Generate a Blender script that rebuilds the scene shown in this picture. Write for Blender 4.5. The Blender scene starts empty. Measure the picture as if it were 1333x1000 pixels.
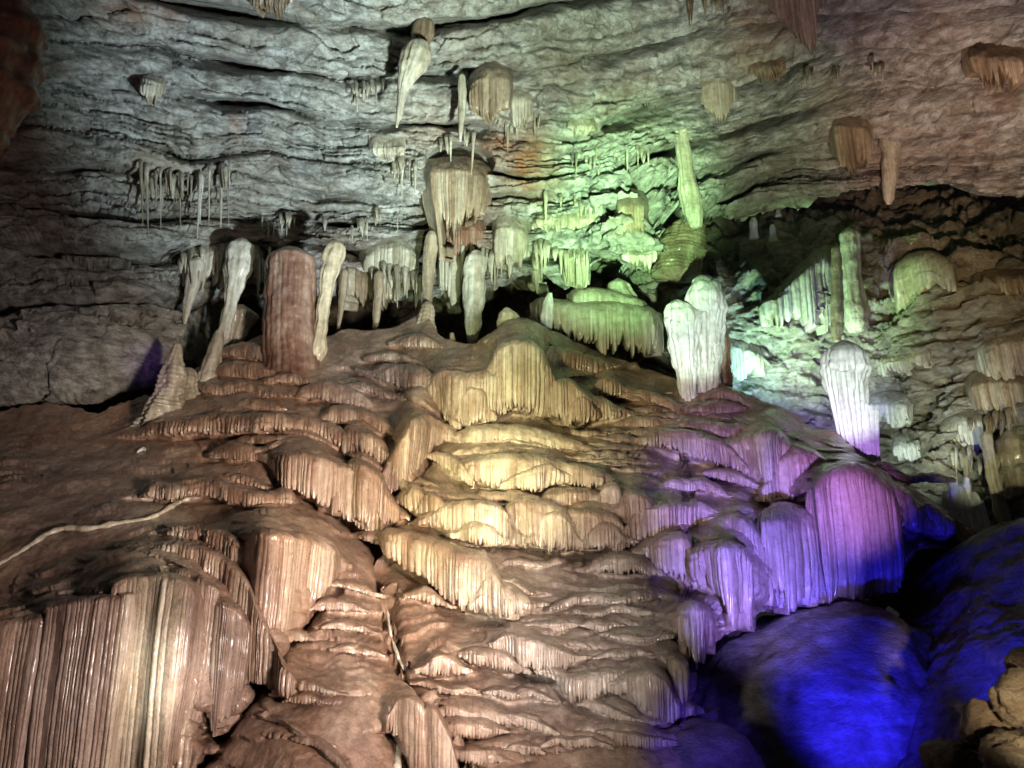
import bpy, math, random
import numpy as np

# ------------------------------------------------------------------ camera
random.seed(7)
RS = np.random.RandomState(11)
F = 1109.0                      # focal length in photo pixels (1333 x 1000)
PITCH = math.radians(18.0)
CAM = np.array([0.0, 0.0, 1.6])
scene = bpy.context.scene
col = scene.collection
cam_data = bpy.data.cameras.new('camera')
cam_data.sensor_width = 36.0
cam_data.lens = 36.0 * F / 1333.0
cam_data.clip_end = 300.0
cam = bpy.data.objects.new('camera', cam_data)
cam.location = CAM
cam.rotation_euler = (math.radians(90) + PITCH, 0, 0)
col.objects.link(cam)
scene.camera = cam

# ------------------------------------------------------------------ world: the dim bounce of the rest of the cavern
world = bpy.data.worlds.new('World')
scene.world = world
world.use_nodes = True
bg = world.node_tree.nodes['Background']
bg.inputs[0].default_value = (0.55, 0.55, 0.62, 1)
bg.inputs[1].default_value = 0.02
vs = scene.view_settings
vs.view_transform = 'Standard'
vs.look = 'None'
vs.exposure = 0.15
vs.gamma = 1.0


def P(px, py, Y):
    """point seen at photo pixel (px,py) lying Y metres into the cave"""
    px = np.asarray(px, float); py = np.asarray(py, float); Y = np.asarray(Y, float)
    xc = (px - 666.5) / F
    yc = -(py - 500.0) / F
    dy = math.cos(PITCH) - yc * math.sin(PITCH)
    dz = math.sin(PITCH) + yc * math.cos(PITCH)
    k = Y / dy
    return np.stack([CAM[0] + xc * k, CAM[1] + Y + 0 * k, CAM[2] + dz * k], -1)


def MPP(py, Y):
    """metres per photo pixel there"""
    yc = -(py - 500.0) / F
    return Y / (math.cos(PITCH) - yc * math.sin(PITCH)) / F


# ------------------------------------------------------------------ show-cave floodlights
def flood(pos, tx, ty, TY, color, power, angle, blend=1.0, size=0.12):
    """a floodlight at pos (x, y, z) aimed at the place seen at photo pixel (tx, ty), TY metres in"""
    a = np.array(pos, float); b = P(tx, ty, TY)
    l = bpy.data.lights.new('floodlight', 'SPOT')
    l.color = color
    l.energy = power
    l.spot_size = math.radians(angle)
    l.spot_blend = blend
    l.shadow_soft_size = size
    o = bpy.data.objects.new('floodlight', l)
    o.location = a
    from mathutils import Vector
    o.rotation_euler = Vector(b - a).to_track_quat('-Z', 'Y').to_euler()
    col.objects.link(o)
    return o


WARM = (1.0, 0.87, 0.70)
# floods along the visitor walkway (low, in front of the formations)
flood((4.0, 3.0, 1.2), 230, 820, 12, (1.0, 0.82, 0.74), 5600, 56, 1.0, 0.7)
flood((4.0, 3.0, 1.6), 470, 640, 15.5, WARM, 9800, 38, 1.0, 0.7)
flood((-4.5, 3.0, 1.6), 660, 590, 15.5, (0.98, 1.0, 0.56), 12500, 23, 1.0, 0.5)
flood((-3.5, 3.0, 1.6), 680, 850, 12, (0.96, 0.95, 0.88), 3100, 31, 1.0, 0.6)
flood((-2.5, 3.0, 1.4), 930, 570, 17, (1.0, 0.78, 0.76), 5200, 17, 1.0, 0.4)
flood((2.2, 3.0, 0.9), 925, 985, 11, (0.10, 0.06, 1.0), 4500, 13, 1.0, 0.2)
flood((1.0, 2.5, 1.4), 205, 880, 11.6, (1.0, 0.97, 0.92), 6500, 8.5, 1.0, 0.3)
# cool white on the stratified wall
flood((1.8, 8.5, 2.6), 420, 170, 19, (0.78, 0.96, 1.0), 18500, 44, 1.0, 0.2)
flood((2.2, 7.0, 2.0), 690, 120, 18.5, (0.80, 1.0, 0.74), 18000, 42, 1.0, 0.2)
# green
flood((1.5, 5.0, 1.4), 805, 278, 20.0, (0.46, 1.0, 0.42), 46000, 20, 1.0, 0.1)
flood((0.2, 5.0, 1.4), 600, 330, 20.5, (0.78, 1.0, 0.55), 5500, 24, 1.0, 0.1)
flood((2.5, 5.0, 1.4), 965, 170, 20, (0.74, 1.0, 0.46), 6500, 20, 1.0, 0.1)
# right wall, warm
flood((4.0, 4.0, 1.2), 1260, 165, 17.5, (1.0, 0.72, 0.46), 11000, 23, 1.0, 0.1)
flood((3.0, 3.5, 1.2), 1150, 20, 15.5, (0.95, 0.74, 0.86), 5200, 40, 1.0, 0.1)
# white stalagmites
flood((1.6, 4.5, 1.4), 905, 430, 18.9, (0.80, 1.0, 0.86), 14000, 9.0, 0.7, 0.05)
flood((2.6, 4.5, 1.4), 1102, 510, 17.9, (0.86, 1.0, 0.96), 13000, 9.0, 0.7, 0.05)
# alcove, lamps hidden behind the crest
flood(P(1010, 560, 20.6), 1065, 390, 23, (0.50, 1.0, 0.42), 2800, 75, 1.0, 0.1)
flood(P(960, 540, 20.8), 970, 450, 23.5, (0.35, 0.95, 0.85), 900, 80, 1.0, 0.1)
flood(P(1150, 650, 18.6), 1185, 510, 22, (0.78, 1.0, 0.90), 750, 80, 1.0, 0.1)
flood((4.5, 4.0, 1.2), 1275, 560, 19.5, (0.95, 1.0, 0.62), 8000, 12, 1.0, 0.1)
flood((4.0, 4.0, 1.2), 1240, 400, 21.5, (1.0, 0.76, 0.42), 6000, 17, 1.0, 0.1)
flood(P(1080, 600, 19.2), 1030, 490, 23, (0.33, 0.25, 1.0), 2000, 70, 1.0, 0.1)
# violet and blue
flood((3.2, 4.0, 0.4), 1095, 625, 15.5, (0.55, 0.27, 1.0), 12000, 13, 1.0, 0.1)
flood((2.6, 4.0, 0.2), 990, 735, 13.2, (0.26, 0.20, 1.0), 17000, 21, 1.0, 0.1)
flood(P(1140, 1045, 10.2), 1110, 900, 13.2, (0.02, 0.015, 1.0), 2300, 48, 1.0, 0.1)
flood(P(1285, 925, 10.2), 1300, 840, 12.2, (0.02, 0.02, 1.0), 1100, 46, 1.0, 0.1)
flood((3.0, 2.5, 0.8), 1316, 920, 9, (1.0, 0.78, 0.50), 3000, 10, 1.0, 0.1)
flood((-3.0, 6.0, 2.2), 195, 475, 18.2, (0.45, 0.25, 1.0), 1500, 6.0, 1.0, 0.1)
# far-left red glow
flood((-5.0, 3.0, 1.2), 0, 110, 13, (1.0, 0.42, 0.42), 420, 34, 1.0, 0.1)


# ------------------------------------------------------------------ numpy noise
PERM = RS.permutation(256)
PERM = np.concatenate([PERM, PERM, PERM]).astype(np.int64)
GRAD = RS.normal(size=(256, 3)); GRAD /= np.linalg.norm(GRAD, axis=1)[:, None]
HV = RS.rand(256)


def noise3(x, y, z):
    x, y, z = np.broadcast_arrays(np.asarray(x, float), np.asarray(y, float), np.asarray(z, float))
    xi = np.floor(x).astype(np.int64); yi = np.floor(y).astype(np.int64); zi = np.floor(z).astype(np.int64)
    fx = x - xi; fy = y - yi; fz = z - zi
    u = fx * fx * fx * (fx * (fx * 6 - 15) + 10)
    v = fy * fy * fy * (fy * (fy * 6 - 15) + 10)
    w = fz * fz * fz * (fz * (fz * 6 - 15) + 10)
    out = 0.0
    for dx in (0, 1):
        wx = u if dx else 1 - u
        for dy in (0, 1):
            wy = v if dy else 1 - v
            for dz in (0, 1):
                wz = w if dz else 1 - w
                h = PERM[PERM[PERM[(xi + dx) & 255] + ((yi + dy) & 255)] + ((zi + dz) & 255)]
                g = GRAD[h]
                out = out + wx * wy * wz * (g[..., 0] * (fx - dx) + g[..., 1] * (fy - dy) + g[..., 2] * (fz - dz))
    return out * 1.5


def fbm(x, y, z, o=4, gain=0.5):
    a = 1.0; s = 0.0; f = 1.0
    for i in range(o):
        s = s + a * noise3(x * f + 13.7 * i, y * f + 5.1 * i, z * f)
        a *= gain; f *= 2.03
    return s


def hash1(i, j=0):
    i = np.asarray(i).astype(np.int64); j = np.asarray(j).astype(np.int64)
    return HV[PERM[PERM[i & 255] + (j & 255)]]


def smooth(t):
    t = np.clip(t, 0, 1)
    return t * t * (3 - 2 * t)


def gsm(a, s):
    """gaussian smoothing of a 1-D array"""
    if s < 0.3:
        return a
    k = int(3 * s) + 1
    x = np.arange(-k, k + 1)
    w = np.exp(-x * x / (2 * s * s)); w /= w.sum()
    return np.convolve(np.pad(a, k, mode='edge'), w, mode='valid')


def facets(x, z, seed):
    """random tilted planes on jittered cells: height, distance to the next cell"""
    xi = np.floor(x).astype(int); zi = np.floor(z).astype(int)
    d1 = np.full(x.shape, 9.0); d2 = np.full(x.shape, 9.0); h = np.zeros(x.shape)
    for i in (-1, 0, 1):
        for j in (-1, 0, 1):
            a = xi + i; b = zi + j + seed * 37
            cx = a + 0.15 + 0.7 * hash1(a, b); cz = zi + j + 0.15 + 0.7 * hash1(a + 91, b)
            dx = x - cx; dz = z - cz
            d = dx * dx + dz * dz
            hh = (hash1(a + 17, b) - 0.5) + 0.9 * (hash1(a + 53, b) - 0.5) * dx + 1.3 * (hash1(a + 71, b) - 0.5) * dz
            n = d < d1
            d2 = np.where(n, d1, np.minimum(d2, d))
            h = np.where(n, hh, h)
            d1 = np.where(n, d, d1)
    return h, np.sqrt(d2) - np.sqrt(d1)


class Depth:
    """thin-plate surface through (px, py, distance) control points"""
    def __init__(self, pts, reg=2e-3):
        pts = np.array(pts, float)
        x = pts[:, :2] / 500.0
        n = len(x)
        r = np.linalg.norm(x[:, None] - x[None], axis=2)
        K = np.where(r > 0, r * r * np.log(r + 1e-12), 0) + np.eye(n) * reg
        Q = np.hstack([np.ones((n, 1)), x])
        A = np.zeros((n + 3, n + 3))
        A[:n, :n] = K; A[:n, n:] = Q; A[n:, :n] = Q.T
        sol = np.linalg.solve(A, np.concatenate([pts[:, 2], np.zeros(3)]))
        self.step = 8.0
        self.x0 = -400.0; self.y0 = -300.0
        gx = np.arange(self.x0, 1760, self.step); gy = np.arange(self.y0, 1300, self.step)
        GX, GY = np.meshgrid(gx, gy)
        q = np.stack([GX, GY], -1).reshape(-1, 2) / 500.0
        rr = np.linalg.norm(q[:, None] - x[None], axis=2)
        V = (np.where(rr > 0, rr * rr * np.log(rr + 1e-12), 0) @ sol[:n]) + sol[n] + q @ sol[n + 1:]
        self.V = V.reshape(GX.shape)

    def __call__(self, px, py):
        fx = np.clip((np.asarray(px, float) - self.x0) / self.step, 0, self.V.shape[1] - 1.001)
        fy = np.clip((np.asarray(py, float) - self.y0) / self.step, 0, self.V.shape[0] - 1.001)
        i = fx.astype(int); j = fy.astype(int); u = fx - i; v = fy - j
        V = self.V
        return (V[j, i] * (1 - u) + V[j, i + 1] * u) * (1 - v) + (V[j + 1, i] * (1 - u) + V[j + 1, i + 1] * u) * v


# ------------------------------------------------------------------ mesh helpers
def mesh_obj(name, verts, quads, mat, parent=None, attrs=None, tris=None):
    me = bpy.data.meshes.new(name)
    V = np.ascontiguousarray(verts, dtype=np.float32).reshape(-1, 3)
    Q = np.ascontiguousarray(quads, dtype=np.int32).reshape(-1, 4)
    nT = 0 if tris is None else len(tris)
    me.vertices.add(len(V))
    me.vertices.foreach_set('co', V.ravel())
    loops = Q.ravel()
    starts = np.arange(len(Q), dtype=np.int32) * 4
    tot = np.full(len(Q), 4, dtype=np.int32)
    if nT:
        T = np.ascontiguousarray(tris, dtype=np.int32).reshape(-1, 3)
        starts = np.concatenate([starts, len(loops) + np.arange(nT, dtype=np.int32) * 3]).astype(np.int32)
        loops = np.concatenate([loops, T.ravel()])
        tot = np.concatenate([tot, np.full(nT, 3, dtype=np.int32)])
    me.loops.add(len(loops))
    me.loops.foreach_set('vertex_index', loops.astype(np.int32))
    me.polygons.add(len(starts))
    me.polygons.foreach_set('loop_start', starts)
    me.polygons.foreach_set('loop_total', tot)
    me.polygons.foreach_set('use_smooth', np.ones(len(starts), dtype=bool))
    if attrs:
        for k, a in attrs.items():
            at = me.attributes.new(k, 'FLOAT', 'POINT')
            at.data.foreach_set('value', np.ascontiguousarray(a, dtype=np.float32).ravel())
    me.update(calc_edges=True)
    me.materials.append(mat)
    o = bpy.data.objects.new(name, me)
    col.objects.link(o)
    if parent is not None:
        o.parent = parent
    return o


def grid_quads(nr, nc, wrap=False):
    r = np.arange(nr - 1)[:, None]; c = np.arange(nc if wrap else nc - 1)[None]
    c2 = (c + 1) % nc
    q = np.stack([r * nc + c, r * nc + c2, (r + 1) * nc + c2, (r + 1) * nc + c], -1)
    return q.reshape(-1, 4)


def grid_normals(G):
    du = np.gradient(G, axis=1); dv = np.gradient(G, axis=0)
    n = np.cross(du, dv)
    n /= np.linalg.norm(n, axis=2)[..., None] + 1e-9
    s = np.sign(-n[..., 1:2].mean())
    return n * (s if s != 0 else 1)


def thing(name, label, cat, group=None, loc=None):
    o = bpy.data.objects.new(name, None)
    o.empty_display_size = 0.2
    col.objects.link(o)
    o['label'] = label; o['category'] = cat
    if group:
        o['group'] = group
    return o


def tag(o, label, cat, group=None):
    o['label'] = label; o['category'] = cat
    if group:
        o['group'] = group
    return o


def structure(name):
    o = bpy.data.objects.new(name, None)
    col.objects.link(o)
    o['kind'] = 'structure'
    return o


# ------------------------------------------------------------------ materials
def ramp(nt, fac, stops):
    n = nt.nodes.new('ShaderNodeValToRGB')
    e = n.color_ramp.elements
    while len(e) < len(stops):
        e.new(0.5)
    for el, (p, c) in zip(e, stops):
        el.position = p
        el.color = (*c, 1)
    nt.links.new(fac, n.inputs[0])
    return n.outputs[0]


def mix(nt, fac, a, b, mode='MIX'):
    n = nt.nodes.new('ShaderNodeMix')
    n.data_type = 'RGBA'
    n.blend_type = mode
    for s, v in ((n.inputs[0], fac), (n.inputs[6], a), (n.inputs[7], b)):
        if hasattr(v, 'is_linked'):
            nt.links.new(v, s)
        elif isinstance(v, (int, float)):
            s.default_value = v
        else:
            s.default_value = (*v, 1)
    return n.outputs[2]


def base_mat(name):
    m = bpy.data.materials.new(name)
    m.use_nodes = True
    nt = m.node_tree
    b = nt.nodes['Principled BSDF']
    geo = nt.nodes.new('ShaderNodeNewGeometry')
    return m, nt, b, geo.outputs['Position']


def tex(nt, pos, scale, detail=6, rough=0.6, stretch=(1, 1, 1)):
    mp = nt.nodes.new('ShaderNodeMapping')
    mp.inputs['Scale'].default_value = stretch
    nt.links.new(pos, mp.inputs[0])
    n = nt.nodes.new('ShaderNodeTexNoise')
    n.inputs['Scale'].default_value = scale
    n.inputs['Detail'].default_value = detail
    n.inputs['Roughness'].default_value = rough
    nt.links.new(mp.outputs[0], n.inputs[0])
    return n.outputs[0]


def attr(nt, name):
    n = nt.nodes.new('ShaderNodeAttribute')
    n.attribute_name = name
    return n.outputs['Fac']


def bump(nt, b, pairs):
    prev = None
    for h, dist, st in pairs:
        n = nt.nodes.new('ShaderNodeBump')
        n.inputs['Distance'].default_value = dist
        n.inputs['Strength'].default_value = st
        nt.links.new(h, n.inputs['Height'])
        if prev is not None:
            nt.links.new(prev, n.inputs['Normal'])
        prev = n.outputs[0]
    nt.links.new(prev, b.inputs['Normal'])


def limestone(name, dark, mid, pale, rough=0.75):
    m, nt, b, pos = base_mat(name)
    big = tex(nt, pos, 0.35, 4, 0.6)
    fine = tex(nt, pos, 2.6, 9, 0.68, (1, 1, 2.2))
    c = ramp(nt, fine, [(0.33, dark), (0.49, mid), (0.63, pale)])
    warm = ramp(nt, big, [(0.42, (0, 0, 0)), (0.68, (1, 1, 1))])
    c = mix(nt, warm, c, mix(nt, 0.55, c, (0.30, 0.22, 0.13)))
    st = attr(nt, 'stain')
    sn = tex(nt, pos, 1.5, 6, 0.65, (1.5, 1.5, 0.5))
    sm = nt.nodes.new('ShaderNodeMath'); sm.operation = 'MULTIPLY'
    nt.links.new(st, sm.inputs[0])
    nt.links.new(ramp(nt, sn, [(0.30, (0.15,) * 3), (0.60, (1, 1, 1))]), sm.inputs[1])
    c = mix(nt, sm.outputs[0], c, (0.36, 0.135, 0.05))
    gr = tex(nt, pos, 22, 4, 0.7)
    c = mix(nt, 0.35, c, ramp(nt, gr, [(0.3, (0.45,) * 3), (0.7, (1.3,) * 3)]), 'MULTIPLY')
    nt.links.new(c, b.inputs['Base Color'])
    b.inputs['Roughness'].default_value = rough
    bump(nt, b, [(tex(nt, pos, 7, 8, 0.7, (1, 1, 1.8)), 0.14, 0.9), (tex(nt, pos, 30, 5, 0.75), 0.03, 0.7)])
    return m


def flowstone(name, dark, mid, pale, stripe, rough=0.42, spec=0.5, stripe_amt=0.75):
    """wet flowstone: mineral tints run down the flow, attribute tone tints single flutes"""
    m, nt, b, pos = base_mat(name)
    n1 = tex(nt, pos, 1.1, 6, 0.6, (1.6, 1.6, 0.55))
    c = ramp(nt, n1, [(0.30, dark), (0.50, mid), (0.70, pale)])
    tone = attr(nt, 'tone')
    t2 = ramp(nt, tone, [(0.0, (0.0,) * 3), (0.5, (0.0,) * 3), (1.0, (stripe_amt,) * 3)])
    c = mix(nt, t2, c, stripe)
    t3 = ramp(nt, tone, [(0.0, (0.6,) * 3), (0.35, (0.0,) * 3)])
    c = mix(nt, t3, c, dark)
    def times(a, b_):
        m_ = nt.nodes.new('ShaderNodeMath'); m_.operation = 'MULTIPLY'
        nt.links.new(a, m_.inputs[0]); nt.links.new(b_, m_.inputs[1])
        return m_.outputs[0]
    gy = attr(nt, 'grey')
    c = mix(nt, gy, c, ramp(nt, n1, [(0.30, (0.15, 0.105, 0.09)), (0.50, (0.30, 0.235, 0.21)), (0.72, (0.42, 0.36, 0.33))]))
    pl = times(attr(nt, 'pale'), ramp(nt, tone, [(0.15, (0.35,) * 3), (0.6, (1, 1, 1))]))
    c = mix(nt, pl, c, ramp(nt, n1, [(0.30, (0.42, 0.33, 0.21)), (0.50, (0.60, 0.51, 0.37)), (0.70, (0.74, 0.68, 0.54))]))
    sk = tex(nt, pos, 12, 3, 0.55, (1, 1, 0.07))
    c = mix(nt, 0.5, c, ramp(nt, sk, [(0.32, (0.45, 0.40, 0.36)), (0.62, (1.2, 1.2, 1.2))]), 'MULTIPLY')
    gr = tex(nt, pos, 9, 7, 0.7)
    c = mix(nt, 0.5, c, ramp(nt, gr, [(0.3, (0.5,) * 3), (0.68, (1.28,) * 3)]), 'MULTIPLY')
    nt.links.new(c, b.inputs['Base Color'])
    rr = ramp(nt, tex(nt, pos, 5, 4, 0.6), [(0.35, (rough - 0.14,) * 3), (0.65, (rough + 0.2,) * 3)])
    nt.links.new(rr, b.inputs['Roughness'])
    b.inputs['Specular IOR Level'].default_value = spec
    b.inputs['Coat Weight'].default_value = 0.35
    b.inputs['Coat Roughness'].default_value = 0.16
    bump(nt, b, [(tex(nt, pos, 6, 6, 0.62), 0.06, 0.6), (tex(nt, pos, 26, 5, 0.7), 0.025, 0.6)])
    return m


M_WALL = limestone('grey_limestone', (0.09, 0.085, 0.08), (0.33, 0.325, 0.30), (0.60, 0.60, 0.57))
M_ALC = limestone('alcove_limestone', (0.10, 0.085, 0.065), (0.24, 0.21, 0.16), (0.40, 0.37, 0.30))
M_DARK = limestone('dark_mud_rock', (0.07, 0.052, 0.04), (0.15, 0.115, 0.09), (0.24, 0.19, 0.15), 0.6)
M_FLOW = flowstone('tan_flowstone', (0.14, 0.075, 0.05), (0.30, 0.18, 0.122), (0.44, 0.305, 0.22), (0.58, 0.48, 0.36), rough=0.32, spec=0.6)
M_FLOWP = flowstone('pinkish_flowstone', (0.17, 0.085, 0.065), (0.34, 0.19, 0.145), (0.46, 0.30, 0.24), (0.72, 0.66, 0.55), stripe_amt=0.5)
M_CREAM = flowstone('cream_flowstone', (0.35, 0.26, 0.16), (0.55, 0.45, 0.30), (0.70, 0.62, 0.45), (0.80, 0.76, 0.64))
M_PALE = flowstone('pale_dripstone', (0.24, 0.20, 0.14), (0.42, 0.37, 0.28), (0.56, 0.52, 0.43), (0.66, 0.64, 0.56), 0.5, 0.35)
M_BROWN = flowstone('brown_dripstone', (0.12, 0.08, 0.05), (0.26, 0.185, 0.12), (0.38, 0.30, 0.21), (0.48, 0.42, 0.32), 0.5, 0.35)
M_RED = flowstone('rust_dripstone', (0.09, 0.04, 0.028), (0.20, 0.10, 0.065), (0.30, 0.185, 0.13), (0.36, 0.26, 0.20), 0.42, 0.45)
M_WHITE = flowstone('white_calcite', (0.55, 0.52, 0.45), (0.74, 0.73, 0.68), (0.84, 0.84, 0.80), (0.88, 0.88, 0.86), 0.45, 0.4)

# ------------------------------------------------------------------ distances of the main surfaces
MOUND_PTS = [
    (-200, 540, 17.5), (0, 540, 17.5), (100, 545, 17.5), (170, 540, 17.6), (250, 480, 18.4), (340, 440, 18.8), (378, 470, 18.0), (450, 440, 19.0),
    (545, 425, 19.2), (665, 415, 19.0), (760, 450, 19.6), (870, 500, 19.2), (940, 510, 18.8), (1040, 555, 18.2), (1100, 575, 17.8), (1160, 625, 17.2), (1250, 690, 16.8),
    (0, 620, 15.0), (-200, 620, 15.0), (150, 620, 15.2), (280, 570, 16.2), (430, 600, 15.4), (500, 640, 15.3), (570, 560, 16.6), (660, 560, 16.4), (780, 560, 16.8),
    (900, 600, 16.6), (1000, 655, 15.6), (1100, 640, 16.0), (1180, 700, 15.8),
    (450, 700, 13.9), (490, 720, 13.9), (560, 690, 14.2), (660, 640, 15.0), (660, 715, 14.0), (780, 640, 15.2), (780, 720, 14.0), (900, 680, 14.6), (900, 770, 13.4), (980, 830, 13.2), (1050, 805, 14.2), (1150, 785, 14.8),
    (-200, 790, 11.9), (0, 800, 11.9), (0, 735, 12.6), (120, 770, 11.9), (200, 752, 11.9), (120, 690, 13.2), (250, 660, 14.0), (300, 745, 12.2), (350, 695, 13.0), (420, 720, 13.1), (420, 790, 12.3),
    (345, 885, 11.6), (420, 880, 11.3), (500, 830, 12.3), (640, 800, 12.8), (760, 800, 12.8), (880, 860, 12.2), (860, 940, 11.5), (750, 910, 11.7), (620, 870, 12.0),
    (0, 900, 11.6), (120, 900, 11.6), (240, 940, 11.4), (-200, 900, 11.6), (380, 960, 10.6), (460, 960, 10.7), (530, 960, 11.0), (640, 960, 11.1), (780, 990, 10.9), (900, 1000, 11.0),
    (0, 1080, 11.2), (200, 1080, 11.0), (400, 1080, 9.9), (650, 1080, 10.2), (900, 1080, 10.5)]
D_MOUND = Depth(MOUND_PTS)
D_WALL = Depth([
    (-250, -200, 12.5), (0, -200, 13.5), (300, -200, 15), (700, -200, 15.5), (1100, -200, 14), (1500, -200, 12),
    (-250, 0, 14.2), (0, 0, 15.2), (300, 0, 17), (700, 0, 17.4), (1100, 0, 16), (1333, 0, 14.6), (1500, 0, 13.6),
    (-250, 250, 16.4), (0, 250, 17.8), (300, 250, 19.6), (560, 250, 20.2), (760, 250, 20), (850, 300, 19.6), (900, 240, 20.6), (1000, 240, 20.4), (1150, 240, 19.4), (1333, 230, 17.8), (1500, 230, 16.8),
    (-250, 450, 17), (0, 450, 18), (120, 460, 18.4), (220, 440, 19.3), (300, 400, 20.8), (500, 400, 21.2), (700, 400, 21.2), (850, 400, 20.8), (1100, 400, 20.6), (1500, 400, 18)])
D_ALC = Depth([
    (-280, 400, 21.5), (-280, 700, 21.5), (0, 500, 21.8), (120, 520, 22.0),
    (900, 255, 28.5), (1000, 258, 29), (1120, 258, 28.5), (1220, 255, 28), (1333, 262, 26.5),
    (100, 300, 24.5), (500, 300, 24.8), (700, 500, 24.5), (300, 600, 23.5), (850, 300, 25.2), (900, 330, 24.4), (1000, 290, 25), (1000, 330, 23.8), (1100, 300, 24), (1200, 310, 23.0), (1333, 300, 22), (1560, 300, 20),
    (870, 420, 22.6), (960, 400, 22.8), (1060, 360, 22.4), (1060, 430, 23.0), (960, 480, 23.4), (1040, 500, 23.6), (1150, 380, 23.2), (1200, 400, 21.8), (1180, 480, 22.6), (1180, 600, 22.4), (1260, 520, 20.8), (1333, 480, 19.8), (1333, 620, 19.2), (1560, 550, 18),
    (1240, 660, 20.2), (1000, 620, 23.6), (1200, 740, 20.5), (1333, 740, 19), (1560, 740, 17.5), (500, 700, 23.5), (900, 740, 23)])
D_SLOPE = Depth([
    (1180, 800, 15.5), (1250, 715, 15.2), (1333, 675, 14.6), (1560, 650, 13.0), (1250, 800, 13.6), (1333, 800, 12.6), (1560, 800, 11), (1190, 900, 13.2),
    (1260, 900, 12.0), (1333, 900, 11), (1200, 1000, 11.6), (1333, 1000, 9.6), (1560, 1000, 8.5), (1200, 1100, 10.6), (1400, 1100, 8.6)])


def interp_line(xs, pts, s=4):
    p = np.array(pts, float)
    y = np.interp(xs, p[:, 0], p[:, 1])
    return gsm(y, s)


# ------------------------------------------------------------------ stratified cave wall
BEDS = [
    [(-300, -190), (1600, -190)],
    [(-300, -120), (0, -105), (600, -90), (1000, -110), (1600, -120)],
    [(-300, -50), (0, -30), (130, -14), (260, 8), (390, 28), (520, 38), (593, 27), (664, 20), (705, 7), (780, -5), (1000, -35), (1600, -60)],
    [(-300, 20), (0, 48), (109, 58), (156, 63), (204, 61), (251, 73), (289, 80), (340, 88), (450, 104), (520, 100), (600, 95), (700, 92), (780, 76), (900, 48), (1000, 35), (1150, 22), (1333, 15), (1600, 10)],
    [(-300, 85), (0, 108), (51, 102), (129, 99), (190, 105), (238, 122), (282, 133), (340, 136), (391, 146), (450, 160), (518, 160), (590, 163), (650, 172), (691, 177), (746, 183), (790, 160), (860, 138), (1000, 105), (1033, 92), (1087, 75), (1168, 73), (1209, 78), (1257, 68), (1277, 61), (1333, 63), (1600, 55)],
    [(-300, 150), (0, 165), (100, 170), (163, 180), (211, 197), (252, 207), (306, 199), (350, 197), (374, 206), (450, 214), (505, 214), (555, 221), (640, 224), (700, 232), (780, 222), (860, 195), (1000, 160), (1100, 136), (1333, 118), (1600, 110)],
    [(-300, 210), (0, 215), (130, 215), (180, 226), (250, 232), (310, 226), (400, 250), (560, 258), (650, 255), (780, 254), (860, 240), (1000, 198), (1333, 172), (1600, 165)],
    [(-300, 262), (0, 267), (68, 268), (136, 275), (190, 280), (292, 287), (374, 289), (450, 291), (560, 290), (700, 290), (800, 285), (860, 282), (1000, 230), (1333, 215), (1600, 210)],
    [(-300, 300), (0, 309), (68, 316), (136, 323), (187, 330), (238, 333), (306, 316), (347, 326), (391, 313), (480, 330), (600, 335), (760, 335), (860, 335), (900, 268), (1333, 258), (1600, 250)],
    [(-300, 385), (0, 395), (60, 392), (130, 400), (190, 392), (230, 398), (450, 395), (860, 395), (1000, 300), (1600, 300)],
    [(-300, 600), (1600, 600)]]
CRACK = [0.0, 0.7, 1.2, 1.2, 1.9, 1.4, 0.8, 1.5, 1.8, 1.2, 0.0]
WALL_LOW = [(-300, 535), (0, 526), (60, 520), (120, 522), (170, 500), (215, 470), (235, 425), (262, 395), (330, 385), (420, 385), (520, 392), (640, 378), (680, 360), (712, 362), (735, 376), (762, 366), (775, 336), (800, 336), (845, 355), (858, 330), (868, 285), (885, 262), (930, 262), (1000, 268), (1060, 262), (1100, 250), (1180, 240), (1240, 232), (1300, 252), (1600, 250)]


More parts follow.
